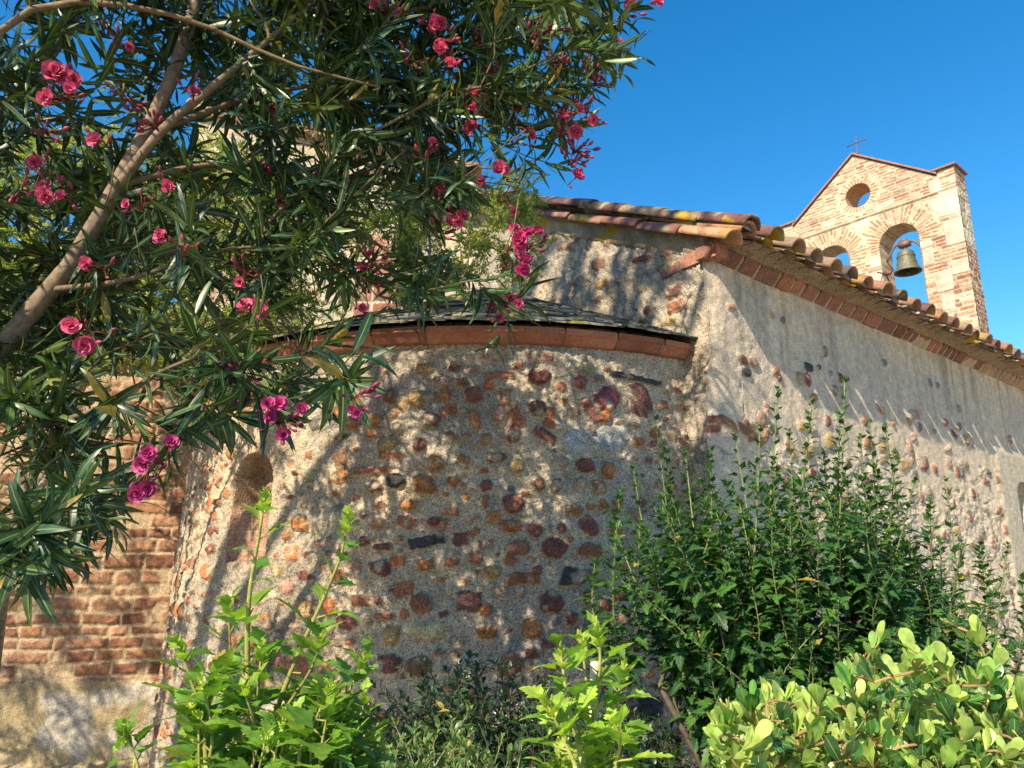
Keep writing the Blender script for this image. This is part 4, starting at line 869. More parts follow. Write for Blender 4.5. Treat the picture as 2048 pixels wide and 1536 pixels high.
def lands(p):                                           # where in the photograph the shadow of a point in the crown falls
    o = p[:2] - C0; a = SUNV[0] ** 2 + SUNV[1] ** 2; b = o @ SUNV[:2]; c = o @ o - RA * RA; disc = b * b - a * c
    if disc < 0: return None
    q = p + SUNV * ((-b - math.sqrt(disc)) / a) - EYE; f = q[1] * CP + q[2] * SP
    return 1024 + F * q[0] / f, 768 - F * (q[2] * CP - q[1] * SP) / f
def in_sun(p):  # unseen foliage is thinned where its shadow would cover this sunlit part
    h = lands(p); return h is not None and 320 < h[0] < 860 and 690 < h[1] < 1230
def oleander():
    rg = np.random.default_rng(31); root = empty('oleander'); T = Tree()
    base = np.array([-2.35, 2.35, 0.0])
    # the visible stems, following the photograph
    T.stem([base, at(-190, 1100, 2.35), at(-20, 720, 2.3), at(130, 545, 2.3), at(235, 370, 2.3), at(325, 200, 2.35), at(392, 0, 2.45), at(430, -260, 2.7)], .046, .016)
    T.stem([at(228, 385, 2.3), at(330, 255, 2.25), at(430, 170, 2.25), at(560, 60, 2.3), at(700, -60, 2.35)], .018, .007, join=1)
    T.stem([base + [-.1, .1, 0], at(-260, 700, 2.2), at(-80, 300, 2.1), at(0, 60, 2.0), at(75, 14, 2.0), at(240, 10, 2.05), at(420, 55, 2.1), at(560, 120, 2.15), at(760, 175, 2.2)], .032, .004, n=34)
    T.stem([base + [-.2, .2, 0], at(-300, 500, 2.7), at(-60, 290, 2.7), at(100, 110, 2.75), at(200, -60, 2.8), at(300, -400, 3.0)], .045, .016)
    T.stem([base + [.1, -.1, 0], at(-330, 900, 2.0), at(-280, 300, 1.9), at(-200, -200, 2.1), at(-60, -700, 2.4)], .05, .016)
    T.stem([at(235, 370, 2.3), at(420, 330, 2.45), at(580, 340, 2.5), at(700, 450, 2.5), at(840, 540, 2.55), at(930, 585, 2.55)], .012, .004, join=1)
    T.stem([at(330, 255, 2.25), at(520, 190, 2.4), at(700, 170, 2.5), at(850, 215, 2.5), at(1000, 230, 2.55)], .011, .004, join=1)
    T.stem([at(100, 580, 2.3), at(250, 560, 2.2), at(450, 500, 2.25), at(600, 490, 2.3)], .011, .004, join=1)
    T.stem([at(-60, 800, 2.3), at(80, 850, 2.1), at(200, 815, 2.05), at(330, 740, 2.05), at(430, 700, 2.05)], .012, .005, join=1)
    T.stem([at(-120, 960, 2.3), at(-40, 1060, 2.0), at(60, 1100, 1.9)], .010, .004, join=1)
    nst = len(T.paths)
    trk = smooth_path([(-190, 1100), (-20, 720), (130, 545), (235, 370), (325, 200), (392, 0), (430, -200)], 60); tr2 = smooth_path([(228, 385), (330, 255), (430, 170), (560, 60)], 30)
    near_trunk = lambda x, y: min(np.min(np.hypot(trk[:, 0] - x, trk[:, 1] - y)), np.min(np.hypot(tr2[:, 0] - x, tr2[:, 1] - y))) < 62
    poly = [(-150, -120), (1275, -120), (1255, 40), (1235, 110), (1160, 190), (1165, 250), (1120, 330), (1050, 400), (1030, 520), (960, 590), (800, 600), (700, 640), (640, 740), (540, 800), (430, 880), (330, 940), (225, 1060), (100, 1130), (-150, 1200)]
    tips = []; tries = 0
    while len(tips) < 640 and tries < 90000:
        tries += 1; x = rg.uniform(-150, 1280); y = rg.uniform(-120, 1190)
        if not in_poly((x, y), poly): continue
        dens = 1.0
        if x < 620 and y < 640: dens = .62
        if 180 < x < 620 and 120 < y < 380: dens = .36
        if 300 < x < 1000 and 330 < y < 640: dens = .30
        if x > 500 and y < 330: dens = 1.35
        if y > 560: dens = .5
        if x > 380 and y > 580: dens = .16
        if x < 420 and y > 600: dens = .40
        if x < 250 and y > 930: dens = .5
        dens *= np.clip((fbm(np.array(x / 150.), np.array(y / 150.), 3, 3) - .33) * 5.5, .16 if y > 330 else .45, 1.25)
        if rg.random() > dens: continue
        Y = 2.15 + .55 * rg.random() + .25 * (x > 700) * rg.random() - (.35 if y > 700 else 0) * rg.random()
        if y > 600 and x > 380: Y = 1.95 + .5 * rg.random()
        if near_trunk(x, y): Y = 2.55 + .5 * rg.random()
        tips.append(at(x, y, Y))
    for (x, y, Y) in [(1225, 50, 2.4), (1250, 25, 2.4), (1200, 20, 2.4), (1180, 175, 2.4), (1110, 330, 2.45), (1050, 560, 2.5), (1010, 610, 2.5), (480, 740, 1.95), (505, 720, 1.95), (560, 820, 1.9), (700, 760, 2.0), (720, 690, 2.0), (350, 850, 1.9), (100, 1030, 1.7), (60, 1060, 1.7), (90, 1090, 1.75), (20, 1130, 1.75), (330, 900, 1.9), (150, 1000, 1.8), (30, 1000, 1.75), (200, 960, 1.9)]: tips.append(at(x, y, Y))
    nvis = len(tips)
    while len(tips) < nvis + 220:                      # unseen crown tips added beyond the left edge to shade the brick wall
        p = np.array([-4.6, 3.1, 3.3]) + rg.uniform(-1, 1, 3) * [1.9, 1.0, 1.4]; d = p - EYE
        if d[1] * CP + d[2] * SP > .2 and -.72 < d[0] / (d[1] * CP + d[2] * SP): continue
        if in_sun(p) and rg.random() < .85: continue
        tips.append(p)
    nvis2 = len(tips)
    while len(tips) < nvis2 + 200:                      # the part of the crown above and left of the picture
        p = np.array([rg.uniform(-3.6, .5), rg.uniform(1.2, 3.4), rg.uniform(2.6, 5.4)])
        c = np.array([-1.5, 2.4, 3.9]); q = (p - c) / np.array([2.1, 1.3, 1.6])
        if q @ q > 1: continue
        d = p - EYE; f = d[1] * CP + d[2] * SP; py = 768 - F * (d[2] * CP - d[1] * SP) / f; px = 1024 + F * d[0] / f
        if -100 < px < 2100 and py > -60: continue
        if in_sun(p) and rg.random() < .85: continue
        tips.append(p)
    k = 0
    while k < 90:                                     # unseen crown tips added on the sunny side to darken the visible leaves
        p = tips[rg.integers(nvis)] - SUNV * rg.uniform(.5, 1.5) + rg.normal(size=3) * .15; d = p - EYE; f = d[1] * CP + d[2] * SP
        if f > .1 and abs(d[0] / f) < .72 and (d[2] * CP - d[1] * SP) / f < .56: continue
        if d[2] < .9 or (in_sun(p) and rg.random() < .8): continue
        tips.append(p); k += 1
    nleafy = len(tips)
    for k in range(90):
        x, y = rg.uniform(150, 1080), rg.uniform(120, 690)
        if in_poly((x, y), poly): tips.append(at(x, y, 2.05 + .8 * rg.random()))
    ends = T.grow(tips, .35, r=rg)
    tipsP = np.array([e[0] for e in ends[:nleafy]]); dirs = np.array([e[1] for e in ends[:nleafy]])
    thick, thin = MB(), MB(); T.mesh(thick, thin, (.25, .185, .125), (.15, .115, .06), nst, .012)
    for name, m in (('trunk', thick), ('twigs', thin)): m.build(name, M_bark, root)
    mb = MB(); cols = [(.026, .062, .020), (.019, .048, .020), (.034, .075, .019), (.022, .055, .023), (.050, .095, .022), (.017, .043, .019), (.075, .115, .026), (.022, .056, .02)]
    shoots(mb, tipsP, unit(dirs + [0, 0, .12]), rg, OLE_T, 21, .10, .165, .25, cols, (.55, 1.3), 3, .58)
    yl = rg.choice(len(tipsP), 16); shoots(mb, tipsP[yl], dirs[yl], rg, OLE_T[1:3], 2, .11, .14, .2, [(.40, .28, .05), (.30, .26, .06)], (.9, 1.4), 3, .5)
    mb.build('foliage', M_ole, root)
    FL = [(113,150,1.95,2,2,.034),(158,135,1.95,1,3,.028),(130,190,1.95,2,3,.026),(200,268,2.0,1,3,.024),(95,320,2.0,1,3,.024),(110,370,2.0,2,3,.026),(135,388,2.0,1,2,.022),(372,178,2.1,1,2,.022),(298,236,2.1,0,7,.02),(275,400,2.1,1,3,.02),(330,355,2.15,1,3,.02),
          (368,482,2.0,1,3,.030),(512,608,2.15,3,3,.026),(487,540,2.15,1,4,.022),(175,655,1.95,2,2,.026),(205,520,2.0,1,3,.02),(560,835,1.85,5,4,.022),(330,922,1.8,3,3,.024),(290,942,1.8,2,2,.022),(715,785,1.95,2,5,.016),(488,755,1.95,0,12,.02),(455,740,1.95,0,6,.02),
          (860,32,2.25,2,4,.030),(885,70,2.25,1,6,.026),(780,10,2.3,1,6,.022),(905,112,2.3,1,7,.022),(940,196,2.3,2,5,.030),(952,248,2.3,1,2,.032),(985,188,2.3,0,8,.02),(956,354,2.4,1,3,.032),(1018,345,2.4,2,3,.024),(1018,385,2.4,1,3,.022),(885,404,2.4,2,3,.024),(912,418,2.4,2,2,.022),(880,455,2.4,1,5,.026),
          (1045,455,2.4,3,4,.026),(1062,480,2.4,3,4,.026),(1030,522,2.4,2,4,.026),(1058,522,2.4,1,3,.024),(978,618,2.5,2,3,.024),(1020,590,2.5,2,2,.024),(1020,616,2.5,1,2,.024),(1150,358,2.4,1,1,.034),(1182,222,2.4,1,6,.026),(1155,232,2.4,1,4,.022),(1248,94,2.4,1,3,.028),(1264,8,2.4,1,4,.026),(1303,-2,2.4,1,1,.026),
          (1112,120,2.35,1,6,.024),(1075,60,2.35,1,9,.024),(1105,45,2.35,0,9,.02),(1200,152,2.4,0,12,.02),(1185,118,2.4,0,8,.02),(1128,255,2.4,2,8,.028),(1160,288,2.4,0,14,.02),(1150,312,2.4,0,10,.02),(1130,205,2.4,0,9,.02),(1040,242,2.4,2,4,.022),(1035,270,2.4,1,3,.02),(735,560,2.4,1,6,.022),(725,602,2.4,2,2,.022),(745,520,2.4,0,7,.02),
          (515,320,2.4,1,2,.022),(530,345,2.4,1,2,.022),(548,394,2.4,1,2,.022),(830,110,2.3,0,9,.02),(965,75,2.35,0,8,.02),(720,340,2.4,0,7,.02),(1000,130,2.35,0,7,.02),(95,250,2.0,0,6,.02),(845,300,2.35,1,5,.02),(255,185,2.1,0,6,.02),(1085,85,2.35,1,5,.02),(520,200,2.3,1,2,.018),(240,70,2.1,1,3,.018),(650,330,2.4,0,6,.02),(40,370,2.0,0,6,.02)]
    for (x, y, Y, nf, nb, rad) in FL:
        o = at(x, y, Y); j = int(np.argmin(np.linalg.norm(tipsP[:nvis] - o, axis=1))); d = unit(o - tipsP[j] + np.array([.1, -.25, .1])) if np.linalg.norm(o - tipsP[j]) > .05 else unit(dirs[j] + [0, -.4, 0])
        purple = (y > 700); c = (.50, .055, .22) if purple else ((.60, .05, .20) if (x > 1020 and 430 < y < 540) else (.70, .11, .235)); rad *= .96; nb = int(nb * 1.6)
        fc = flower_cluster(root, o - d * .05, d, rg, nf, nb, rad, c)
        if nf == 0: fc['label'] = 'cluster of dark red unopened buds'
    tag(root, 'big oleander bush with pink double flowers and long dark leaves arching over the apse', 'shrub'); settle(root, base)
oleander()

def feathery():
    rg = np.random.default_rng(5); root = empty('feathery_shrub'); T = Tree(); base = np.array([-3.1, 4.6, 0])
    T.stem([base, (-3.0, 4.6, 1.6), at(200, 700, 4.7), at(330, 480, 4.8), at(430, 330, 4.9)], .05, .012)
    T.stem([base + [.15, .1, 0], (-2.8, 4.4, 2.0), at(400, 690, 4.3), at(470, 650, 4.3), at(600, 560, 4.4)], .03, .007)
    T.stem([base + [-.1, .1, 0], (-3.3, 4.7, 2.2), at(60, 500, 4.7), at(80, 330, 4.9)], .04, .012)
    T.stem([base + [.1, 0, 0], (-2.9, 4.5, 2.1), at(420, 500, 4.5), at(640, 440, 4.7), at(860, 470, 4.7), at(1000, 500, 4.6)], .03, .005)
    T.stem([base + [.1, .1, 0], (-2.9, 4.6, 2.3), at(450, 380, 4.8), at(700, 330, 5.0), at(900, 330, 5.0), at(1100, 350, 4.9)], .03, .005)
    nst = 5; tips = []
    poly = [(-100, 260), (330, 230), (420, 240), (620, 330), (860, 350), (1060, 330), (1120, 400), (1050, 560), (830, 575), (760, 560), (600, 640), (420, 700), (250, 730), (-100, 720)]
    while len(tips) < 620:
        x, y = rg.uniform(-100, 1120), rg.uniform(60, 730)
        if not in_poly((x, y), poly): continue
        if x > 620 and rg.random() < .35: continue
        if 300 < x < 520 and y < 300: continue
        if 600 < x < 800 and 470 < y and rg.random() < .7: continue
        tips.append(at(x, y, 4.25 + .75 * rg.random()))
    for (x, y) in ((410, 250), (440, 270), (470, 300), (500, 260), (540, 290), (430, 320), (560, 320), (600, 300), (520, 340), (480, 600), (500, 640), (540, 650), (570, 600), (560, 560), (610, 590), (520, 690), (560, 680), (470, 660), (430, 560), (520, 520), (440, 500), (1130, 60), (1160, 30), (1200, 60), (1240, 100), (1180, 90), (1100, 20), (1060, 50)): tips.append(at(x, y, 4.6))
    ends = T.grow(tips, .3, r=rg, sag=.05, jit=.10); P = np.array([e[0] for e in ends]); D = np.array([e[1] for e in ends])
    a = MB(); T.mesh(a, a, (.30, .25, .19), (.28, .24, .15), nst, .006); a.build('branches', M_bark, root)
    O, X, N, Sc, C = [], [], [], [], []
    tv = leaf_template([(0, .06), (.4, .16), (1, .01)], .3, .2, 0, 0)
    for p, d in zip(P, D):
        tint = np.array([(.28, .33, .06), (.22, .28, .06), (.34, .36, .08), (.15, .21, .05)][rg.integers(4)])
        for s in range(10):                    # side sprays
            o = p - d * rg.random() * .28; v = unit(d * .7 + rg.normal(size=3) * .55 + [0, 0, -.12]); L = .07 + .10 * rg.random()
            for k in range(16):
                f = (k + .5) / 16; q = o + v * L * f + np.array([0, 0, -.04 * f * f]); w = unit(v * .7 + perp(v[None], rg)[0] * .8)
                O.append(q); X.append(w); N.append(rg.normal(size=3)); Sc.append(.024 + .020 * rg.random()); C.append(tint * (.7 + .6 * rg.random()))
    mb = MB(); inst(mb, tv, np.array(O), np.array(X), np.array(N), np.array(Sc), np.array(C)); mb.build('foliage', M_feather, root)
    tag(root, 'yellow-green feathery shrub with thin pale twigs behind the oleander, against the wall', 'shrub'); settle(root, base)
feathery()

def lobed(seed, droop):
    r = np.random.default_rng(seed); j = lambda a: a * (.88 + .24 * r.random())
    return leaf_template([(0, .012), (.10, j(.07)), (.20, j(.19)), (.33, j(.30)), (.42, j(.42)), (.455, j(.24)), (.56, j(.30)), (.60, j(.17)), (.72, j(.21)), (.76, j(.10)), (.88, j(.11)), (1, .005)], droop, .22, .05, seed)
HIB_T = [lobed(1, .3), lobed(2, .7), lobed(3, 1.0), lobed(4, .1)]
def leafy_stem(mbS, mbL, pts, r0, r1, nleaf, lmin, lmax, cols, rg, T=HIB_T, scol=(.16, .20, .07), start=.15, tuft=6, tuftcol=None, ang=(.55, 1.15), grav=.25, n=16):
    P = smooth_path(pts, n); tube(mbS, P, np.linspace(r0, r1, n), np.asarray(scol) * (.8 + .4 * rg.random()), 6)
    by = [([], [], [], [], []) for _ in T]
    def put(o, x, nn, l, c):
        q = by[rg.integers(len(T))]; q[0].append(o); q[1].append(x); q[2].append(nn); q[3].append(l); q[4].append(c)
    TT = unit(np.gradient(P, axis=0)); ph = rg.random() * 6.28
    for k in range(nleaf):
        f = start + (1 - start) * (k + rg.random() * .6) / nleaf; i = min(int(f * (n - 1)), n - 2); g = f * (n - 1) - i; o = P[i] * (1 - g) + P[i + 1] * g; d = TT[i]
        ph += 2.4 + rg.normal() * .3; A = unit(np.cross(d, [.3, .9, .1])); B = np.cross(d, A); rr = A * math.cos(ph) + B * math.sin(ph)
        e = ang[1] + (ang[0] - ang[1]) * f + rg.normal() * .15
        x = d * math.cos(e) + rr * math.sin(e) + np.array([0, 0, -grav * (1 - f * .7) * rg.random()])
        l = (lmax + (lmin - lmax) * f ** 1.3) * (.75 + .5 * rg.random())
        pet = l * .3; o2 = o + unit(x) * pet; tube(mbS, [o, o2], .0009 + .0006 * (l > .05), np.asarray(scol), 4, cap=False)
        put(o2, x, d * math.sin(e) - rr * math.cos(e) + perp(d[None], rg)[0] * .3 + np.array([0, 0, .3]), l, np.asarray(cols[rg.integers(len(cols))] if rg.random() > .012 else (.36, .27, .05)) * (.7 + .6 * rg.random()))
    tc = np.asarray(tuftcol if tuftcol is not None else cols[0])
    for k in range(tuft):
        d = TT[-1]; ph += 2.4; A = unit(np.cross(d, [.3, .9, .1])); B = np.cross(d, A); rr = A * math.cos(ph) + B * math.sin(ph); e = .25 + .6 * k / tuft
        put(P[-1] - d * .004 * k, d * math.cos(e) + rr * math.sin(e), d * math.sin(e) - rr * math.cos(e), lmin * (.5 + .6 * k / tuft), tc * (.8 + .4 * rg.random()))
    for t, q in zip(T, by):
        if q[0]: inst(mbL, t, np.array(q[0]), np.array(q[1]), np.array(q[2]), np.array(q[3]), np.array(q[4]))

def rose_of_sharon():
    rg = np.random.default_rng(77); root = empty('hibiscus_shrub'); base = np.array([1.35, 2.75, 0.0])
    S_, Lf, Tr = MB(), MB(), MB()
    tops = [(1310, 835), (1330, 900), (1265, 930), (1240, 985), (1370, 900), (1420, 905), (1470, 870), (1520, 850), (1557, 775), (1580, 860), (1625, 800), (1645, 900), (1690, 755), (1680, 830), (1720, 870), (1740, 840), (1790, 905), (1770, 850), (1830, 960), (1890, 955), (1860, 1000), (1925, 1090), (1960, 1090), (2015, 1085), (2045, 1150), (1990, 1180),
            (1215, 1020), (1190, 1120), (1400, 960), (1600, 940), (1750, 930), (1340, 1010), (1540, 1010), (1880, 1080), (1280, 1050)]
    greens = [(.040, .115, .026), (.030, .090, .026), (.052, .140, .028), (.026, .075, .028), (.07, .165, .03), (.03, .085, .03)]
    limbs = []
    for k in range(9):
        x = 1330 + k * 75; a = base + np.array([(k - 4) * .035, (rg.random() - .5) * .12, 0]); b = at(x + rg.normal() * 20, 1290 + rg.normal() * 30, 2.55 + .5 * rg.random())
        P = smooth_path([a, a * .5 + b * .5 + np.array([0, 0, -.1]) + rg.normal(size=3) * .05, b], 14); tube(Tr, P, np.linspace(.022, .009, 14), np.array([.12, .10, .075]) * (.8 + .4 * rg.random()), 8, wob=.2); limbs.append(P)
    ends = np.concatenate([l[5:] for l in limbs])
    def start_for(t):
        c = np.linalg.norm((ends - t)[:, :2], axis=1) + .25 * np.abs(ends[:, 2] - t[2] + .5); return ends[np.argmin(c + rg.random(len(c)) * .35)]
    for (x, y) in tops:
        t = at(x, y, 2.5 + .65 * rg.random()); s = start_for(t) + rg.normal(size=3) * [.10, .05, .04]; mid = s * .5 + t * .5 + np.array([(t[0] - s[0]) * .25, 0, .02]) + rg.normal(size=3) * .02
        leafy_stem(S_, Lf, [s, mid, t], .0055, .0018, int(66 * (.7 + .5 * rg.random())), .024, .072, greens, rg, tuftcol=(.08, .19, .035), start=.12, ang=(.7, 1.4), grav=.3)
    poly = [(1195, 1120), (1260, 1010), (1380, 960), (1540, 905), (1660, 900), (1740, 960), (1800, 1060), (1880, 1170), (2000, 1230), (2080, 1260), (2080, 1400), (1750, 1420), (1500, 1400), (1380, 1330), (1300, 1240)]
    c = 0
    while c < 260:                                   # the leafy body: shorter side shoots through the whole depth
        x, y = rg.uniform(1190, 2080), rg.uniform(900, 1420)
        if not in_poly((x, y), poly): continue
        if x > 1850 and rg.random() < .5: continue
        c += 1; t = at(x, y, 2.4 + .95 * rg.random()); s = start_for(t); v = t - s; L = np.linalg.norm(v); v = v + L * .5 * np.array([math.copysign(.6, t[0] - base[0] - .1) * abs(rg.normal()), -.3 * rg.random(), 0]); s2 = t - v * min(1, .40 / max(L, .01)); 
        leafy_stem(S_, Lf, [s2, s2 * .5 + t * .5 + rg.normal(size=3) * .02, t], .003, .0014, 36, .026, .074, greens, rg, tuftcol=(.06, .15, .035), start=.0, ang=(.7, 1.4), grav=.32, n=10)
        tube(Tr, smooth_path([s, s * .5 + s2 * .5 + rg.normal(size=3) * .02, s2], 6), [.006, .005, .0045, .004, .0035, .003], (.11, .11, .06), 5)
    Tr.build('trunk', M_bark, root); S_.build('stems', M_bark, root); Lf.build('foliage', M_hib, root)
    tag(root, 'tall dark green shrub of upright leafy shoots with small lobed leaves beside the side wall', 'shrub'); settle(root, base)
rose_of_sharon()

def young_hibiscus(name, label, base, stems, greens, tcol, seed, low=(), group=None, lmin=.028, lmax=.068, extra=None):
    rg = np.random.default_rng(seed); root = empty(name); S_, Lf = MB(), MB(); sc = (.30, .30, .08)
    base = np.asarray(base, float)
    for (pts, n, r0) in stems:
        P = [at(*p) for p in pts]; leafy_stem(S_, Lf, P, r0, r0 * .35, n, lmin, lmax, greens, rg, scol=sc, tuft=9, tuftcol=tcol, start=.03, ang=(.6, 1.15), grav=.3)
        a = P[0]; tube(S_, smooth_path([base + rg.normal(size=3) * [.02, .02, 0], base * .45 + a * .55 + rg.normal(size=3) * .02, a], 8), np.linspace(r0 * 1.4, r0, 8), sc, 6)
    for (x, y, Y) in low:
        t = at(x, y, Y); s = t - unit(t - base) * .12 - np.array([0, 0, .03]); leafy_stem(S_, Lf, [s, s * .5 + t * .5 + rg.normal(size=3) * .01, t], .003, .0015, 12, lmin, lmax * 1.15, greens, rg, scol=sc, tuft=6, tuftcol=tcol, start=.1, ang=(.6, 1.3), grav=.35, n=8)
        tube(S_, smooth_path([base, base * .5 + s * .5, s], 6), .0035, sc, 5)
    if extra is not None: tube(S_, smooth_path(extra, 12), .008, (.55, .46, .33), 8, wob=.15)
    S_.build('stems', M_bark, root); Lf.build('foliage', M_hib, root); tag(root, label, 'plant', group); settle(root, base); return root
GR = [(.17, .30, .045), (.12, .24, .04), (.24, .37, .05), (.14, .28, .05), (.09, .19, .035)]
rg0 = np.random.default_rng(9)
low = [(rg0.uniform(375, 735), rg0.uniform(1360, 1590), 1.05 + .45 * rg0.random()) for _ in range(84)]
young_hibiscus('young_hibiscus', 'bright green young hibiscus plant, tall and bushy, in front of the left of the apse', at(520, 2900, 1.3) * [1, 1, 0], [
    ([(505, 1480, 1.25), (495, 1290, 1.22), (500, 1180, 1.2), (520, 1060, 1.2), (530, 985, 1.2)], 17, .0055), ([(545, 1440, 1.2), (600, 1300, 1.2), (650, 1190, 1.2), (685, 1100, 1.2), (697, 1025, 1.2)], 18, .0045),
    ([(405, 1500, 1.2), (400, 1420, 1.2), (375, 1340, 1.2), (360, 1285, 1.2)], 12, .004), ([(455, 1400, 1.3), (460, 1300, 1.3), (455, 1200, 1.3)], 10, .003), ([(505, 1450, 1.18), (520, 1340, 1.18), (522, 1285, 1.18)], 10, .003),
    ([(410, 1490, 1.15), (420, 1400, 1.15), (430, 1330, 1.15)], 9, .003), ([(570, 1420, 1.15), (630, 1320, 1.15), (645, 1265, 1.15)], 10, .003), ([(650, 1480, 1.25), (700, 1380, 1.25), (735, 1300, 1.25)], 11, .0035), ([(600, 1500, 1.1), (640, 1420, 1.1), (660, 1370, 1.1)], 9, .003)],
    GR, (.30, .42, .05), 4, low, 'young hibiscus plants in the foreground')
low2 = [(rg0.uniform(1100, 1265), rg0.uniform(1450, 1580), 1.0 + .2 * rg0.random()) for _ in range(24)]
young_hibiscus('young_hibiscus', 'bright green young hibiscus with a pale woody stem at the bottom centre', at(1185, 3200, 1.05) * [1, 1, 0], [
    ([(1185, 1520, 1.05), (1190, 1400, 1.05), (1200, 1300, 1.05), (1190, 1245, 1.05)], 15, .0045), ([(1160, 1500, 1.0), (1135, 1400, 1.0), (1120, 1290, 1.0)], 13, .004), ([(1220, 1500, 1.05), (1235, 1400, 1.05), (1248, 1330, 1.05)], 10, .003),
    ([(1150, 1530, .98), (1110, 1440, .98), (1085, 1390, .98)], 8, .003), ([(1230, 1530, 1.0), (1240, 1480, 1.0), (1225, 1440, 1.0)], 8, .003), ([(1180, 1450, 1.08), (1170, 1340, 1.08), (1160, 1270, 1.08)], 9, .003)],
    [(.24, .38, .05), (.30, .43, .06), (.16, .30, .045)], (.42, .50, .07), 14, low2, 'young hibiscus plants in the foreground', lmin=.024, lmax=.056, extra=[at(1185, 1900, 1.08), at(1182, 1500, 1.08), at(1188, 1400, 1.08), at(1192, 1320, 1.08)])
young_hibiscus('seedling', 'small single-stemmed seedling in front of the brick wall at lower left', at(300, 2900, 1.5) * [1, 1, 0], [([(275, 1530, 1.5), (262, 1490, 1.5), (250, 1445, 1.5)], 6, .003), ([(268, 1520, 1.5), (255, 1470, 1.5), (235, 1490, 1.48)], 3, .0018)], GR, (.24, .36, .05), 24, lmin=.03, lmax=.06)

OBO = [leaf_template([(0, .02), (.12, .07), (.3, .14), (.5, .215), (.68, .25), (.83, .22), (.94, .13), (1, .02)], dr, .16, .03, k) for k, dr in enumerate((-.3, .1, -.6, .3))]
def round_leaf_shrub():
    rg = np.random.default_rng(15); root = empty('round_leaved_shrub'); base = at(1800, 3300, 1.45) * [1, 1, 0]; T = Tree()
    for k in range(7): T.stem([base + rg.normal(size=3) * [.08, .08, 0], base + rg.normal(size=3) * [.15, .1, 0] + [0, 0, .5], at(1480 + k * 95, 1640, 1.45 + .2 * rg.random())], .014, .006, n=14)
    nst = 7; tips = []
    poly = [(1425, 1560), (1420, 1470), (1480, 1400), (1560, 1400), (1650, 1390), (1720, 1320), (1790, 1350), (1860, 1320), (1950, 1350), (2060, 1400), (2080, 1580)]
    while len(tips) < 420:
        x, y = rg.uniform(1420, 2080), rg.uniform(1310, 1590)
        if in_poly((x, y), poly): tips.append(at(x, y, 1.12 + .62 * rg.random()))
    for (x, y) in [(1755, 1290), (1745, 1300), (1915, 1255), (1955, 1275), (1830, 1305), (1885, 1325), (1490, 1410), (1520, 1420), (1570, 1400), (1640, 1400), (1690, 1400), (1990, 1340)]: tips.append(at(x, y, 1.4))
    ends = T.grow(tips, .2, r=rg, sag=-.1, step=.06); P = np.array([e[0] for e in ends]); D = unit(np.array([e[1] for e in ends]) + [0, -.25, 1.3])
    a, b = MB(), MB(); T.mesh(a, b, (.2, .15, .1), (.30, .20, .09), nst, .0032); a.build('trunk', M_bark, root); b.build('twigs', M_bark, root)
    mb = MB(); cols = [(.29, .39, .10), (.35, .45, .12), (.19, .31, .07), (.08, .21, .045), (.30, .40, .11), (.045, .13, .04)]
    shoots(mb, P, D, rg, OBO, 10, .031, .050, .035, cols, (.22, .95), 5, .0, flip=.25); mb.build('foliage', M_pit, root)
    mb = MB()                                          # little spent flower heads between the leaves
    for k in rg.choice(len(P), 70):
        o = P[k]; d = D[k]
        for j in range(7):
            v = unit(d + rg.normal(size=3) * .6); L = .012 + .016 * rg.random(); c = [(.42, .40, .10), (.30, .16, .05), (.40, .34, .12)][rg.integers(3)]; tube(mb, [o, o + v * L], .0009, c, 4, cap=False); bud(mb, o + v * L, v, .006 + .003 * rg.random(), c, rg)
    mb.build('flower_buds', M_petal, root)
    tag(root, 'sunlit shrub with rounded pale yellow-green leaves at the bottom right', 'shrub'); settle(root, base)
round_leaf_shrub()

LAN = [leaf_template([(0, .03), (.2, .17), (.45, .22), (.75, .12), (1, .005)], dr, .25, 0, k) for k, dr in enumerate((.1, .5, .9))]
def small_leaf_shrub(name, label, base, poly, Yr, n, cols, lsz, seed, stem, nst=6, white=0, tuft=None, nl=26, hgt=.3):
    rg = np.random.default_rng(seed); root = empty(name); S_, Lf = MB(), MB(); base = np.asarray(base, float); c = 0; tips = []
    xs = [p[0] for p in poly]; ys = [p[1] for p in poly]
    while c < n:
        x, y = rg.uniform(min(xs), max(xs)), rg.uniform(min(ys), max(ys))
        if not in_poly((x, y), poly): continue
        c += 1; t = at(x, y, rg.uniform(*Yr)); b = base + (t - base) * [.75, .6, 0] + rg.normal(size=3) * [.1, .08, 0]; b[2] = 0
        s = b + (t - b) * (1 - hgt / max(hgt + .01, np.linalg.norm(t - b))); v = rg.normal(size=3) * .03
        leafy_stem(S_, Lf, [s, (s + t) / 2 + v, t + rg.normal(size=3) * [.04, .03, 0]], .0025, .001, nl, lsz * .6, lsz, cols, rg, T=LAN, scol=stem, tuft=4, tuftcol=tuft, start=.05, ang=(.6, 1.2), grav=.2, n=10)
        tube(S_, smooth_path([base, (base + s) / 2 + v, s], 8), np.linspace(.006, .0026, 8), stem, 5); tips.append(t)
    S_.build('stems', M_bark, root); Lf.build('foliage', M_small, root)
    if white:
        for k in rg.choice(len(tips), white, replace=False):
            mb = MB(); o = tips[k] + rg.normal(size=3) * .03; d = unit(EYE - o)
            for j in range(5):
                v = unit(perp(d[None], rg)[0] + d * .3); inst(mb, PETAL[0], o[None], v[None], d[None], np.array([.009]), (.75, .74, .72))
            mb.build('white_flower', M_petal, root)
    tag(root, label, 'shrub'); settle(root, base)
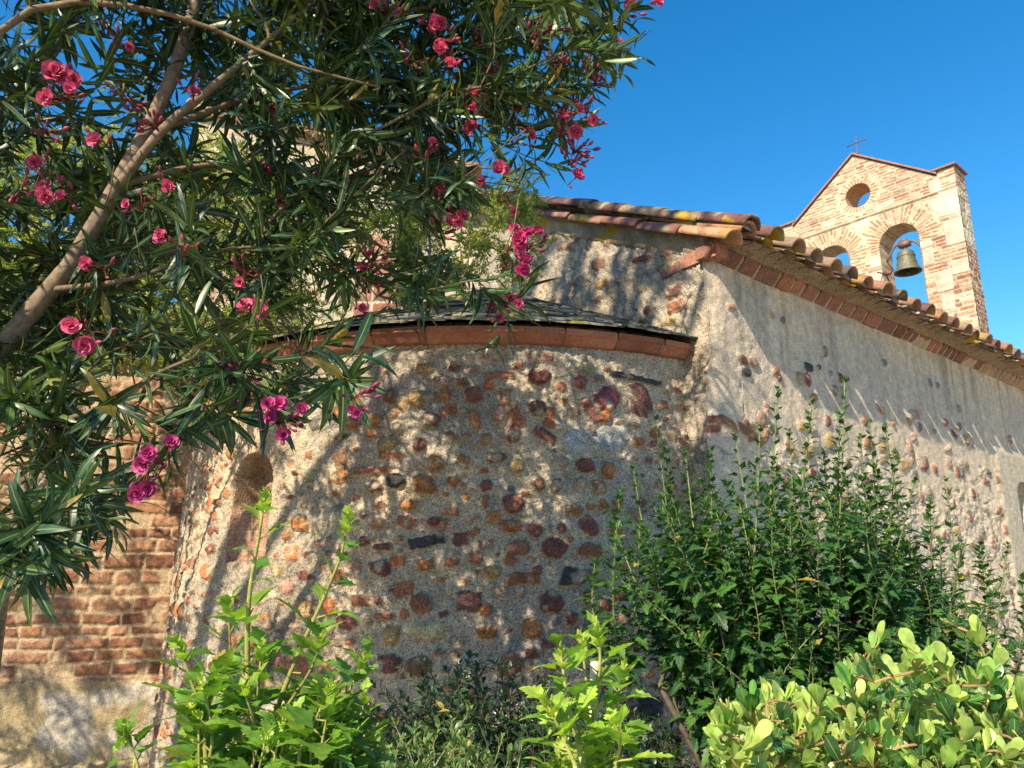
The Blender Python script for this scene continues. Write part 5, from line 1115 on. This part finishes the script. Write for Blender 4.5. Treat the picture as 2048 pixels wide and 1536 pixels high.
small_leaf_shrub('small_leaved_shrub', 'dark shaded shrub with tiny leaves and white flowers at the foot of the apse', (.0, 3.2, 0), [(640, 1560), (700, 1430), (760, 1370), (900, 1300), (1060, 1330), (1130, 1380), (1260, 1400), (1400, 1480), (1440, 1580)], (2.5, 3.3), 400,
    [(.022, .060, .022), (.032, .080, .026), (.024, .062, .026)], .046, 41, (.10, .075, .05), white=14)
small_leaf_shrub('small_leaved_shrub', 'small light green shrub of thin pale sprigs along the bottom, left of the pale stem', (-.2, 1.9, 0), [(700, 1580), (740, 1480), (820, 1440), (860, 1420), (940, 1440), (1020, 1500), (1040, 1580)], (1.6, 2.0), 90,
    [(.10, .20, .05), (.08, .17, .05), (.14, .25, .06)], .036, 42, (.20, .21, .09), tuft=(.2, .3, .07), nl=20)

# ------------------------------------------------------------------ the tall tree left of and above the camera that dapples the gable wall
def shade_tree():
    rg = np.random.default_rng(61); root = empty('shade_tree'); T = Tree(); base = np.array([-5.6, .6, 0.0])
    T.stem([base, base + [.15, .05, 2.5], base + [.6, .0, 5.0], [-3.1, .6, 7.6]], .16, .04)
    T.stem([base + [.3, 0, 3.5], base + [1.2, -.1, 5.4], [-2.4, .3, 7.0]], .07, .02, join=1); T.stem([base + [.5, 0, 4.4], base + [.5, -.7, 6.4], [-3.8, -.2, 8.0]], .06, .02, join=1)
    tips = []
    while len(tips) < 260:
        q = rg.uniform(-1, 1, 3)
        if q @ q > 1: continue
        p = np.array([-2.95, .55, 8.15]) + q * np.array([1.45, 1.3, 1.3])
        if not in_sun(p): tips.append(p)
    ends = T.grow(tips, .3, r=rg, step=.2); P = np.array([e[0] for e in ends]); D = np.array([e[1] for e in ends])
    a, b = MB(), MB(); T.mesh(a, b, (.2, .16, .12), (.18, .14, .10), 3, .03); a.build('trunk', M_bark, root); b.build('branches', M_bark, root)
    mb = MB(); shoots(mb, P, D, rg, OBO, 26, .07, .11, .4, [(.05, .10, .03), (.06, .12, .035)], (.6, 1.2), 2, .2); mb.build('crown', M_hib, root)
    tag(root, 'tall leafy tree standing beyond the left edge of the picture', 'tree'); settle(root, base)
shade_tree()
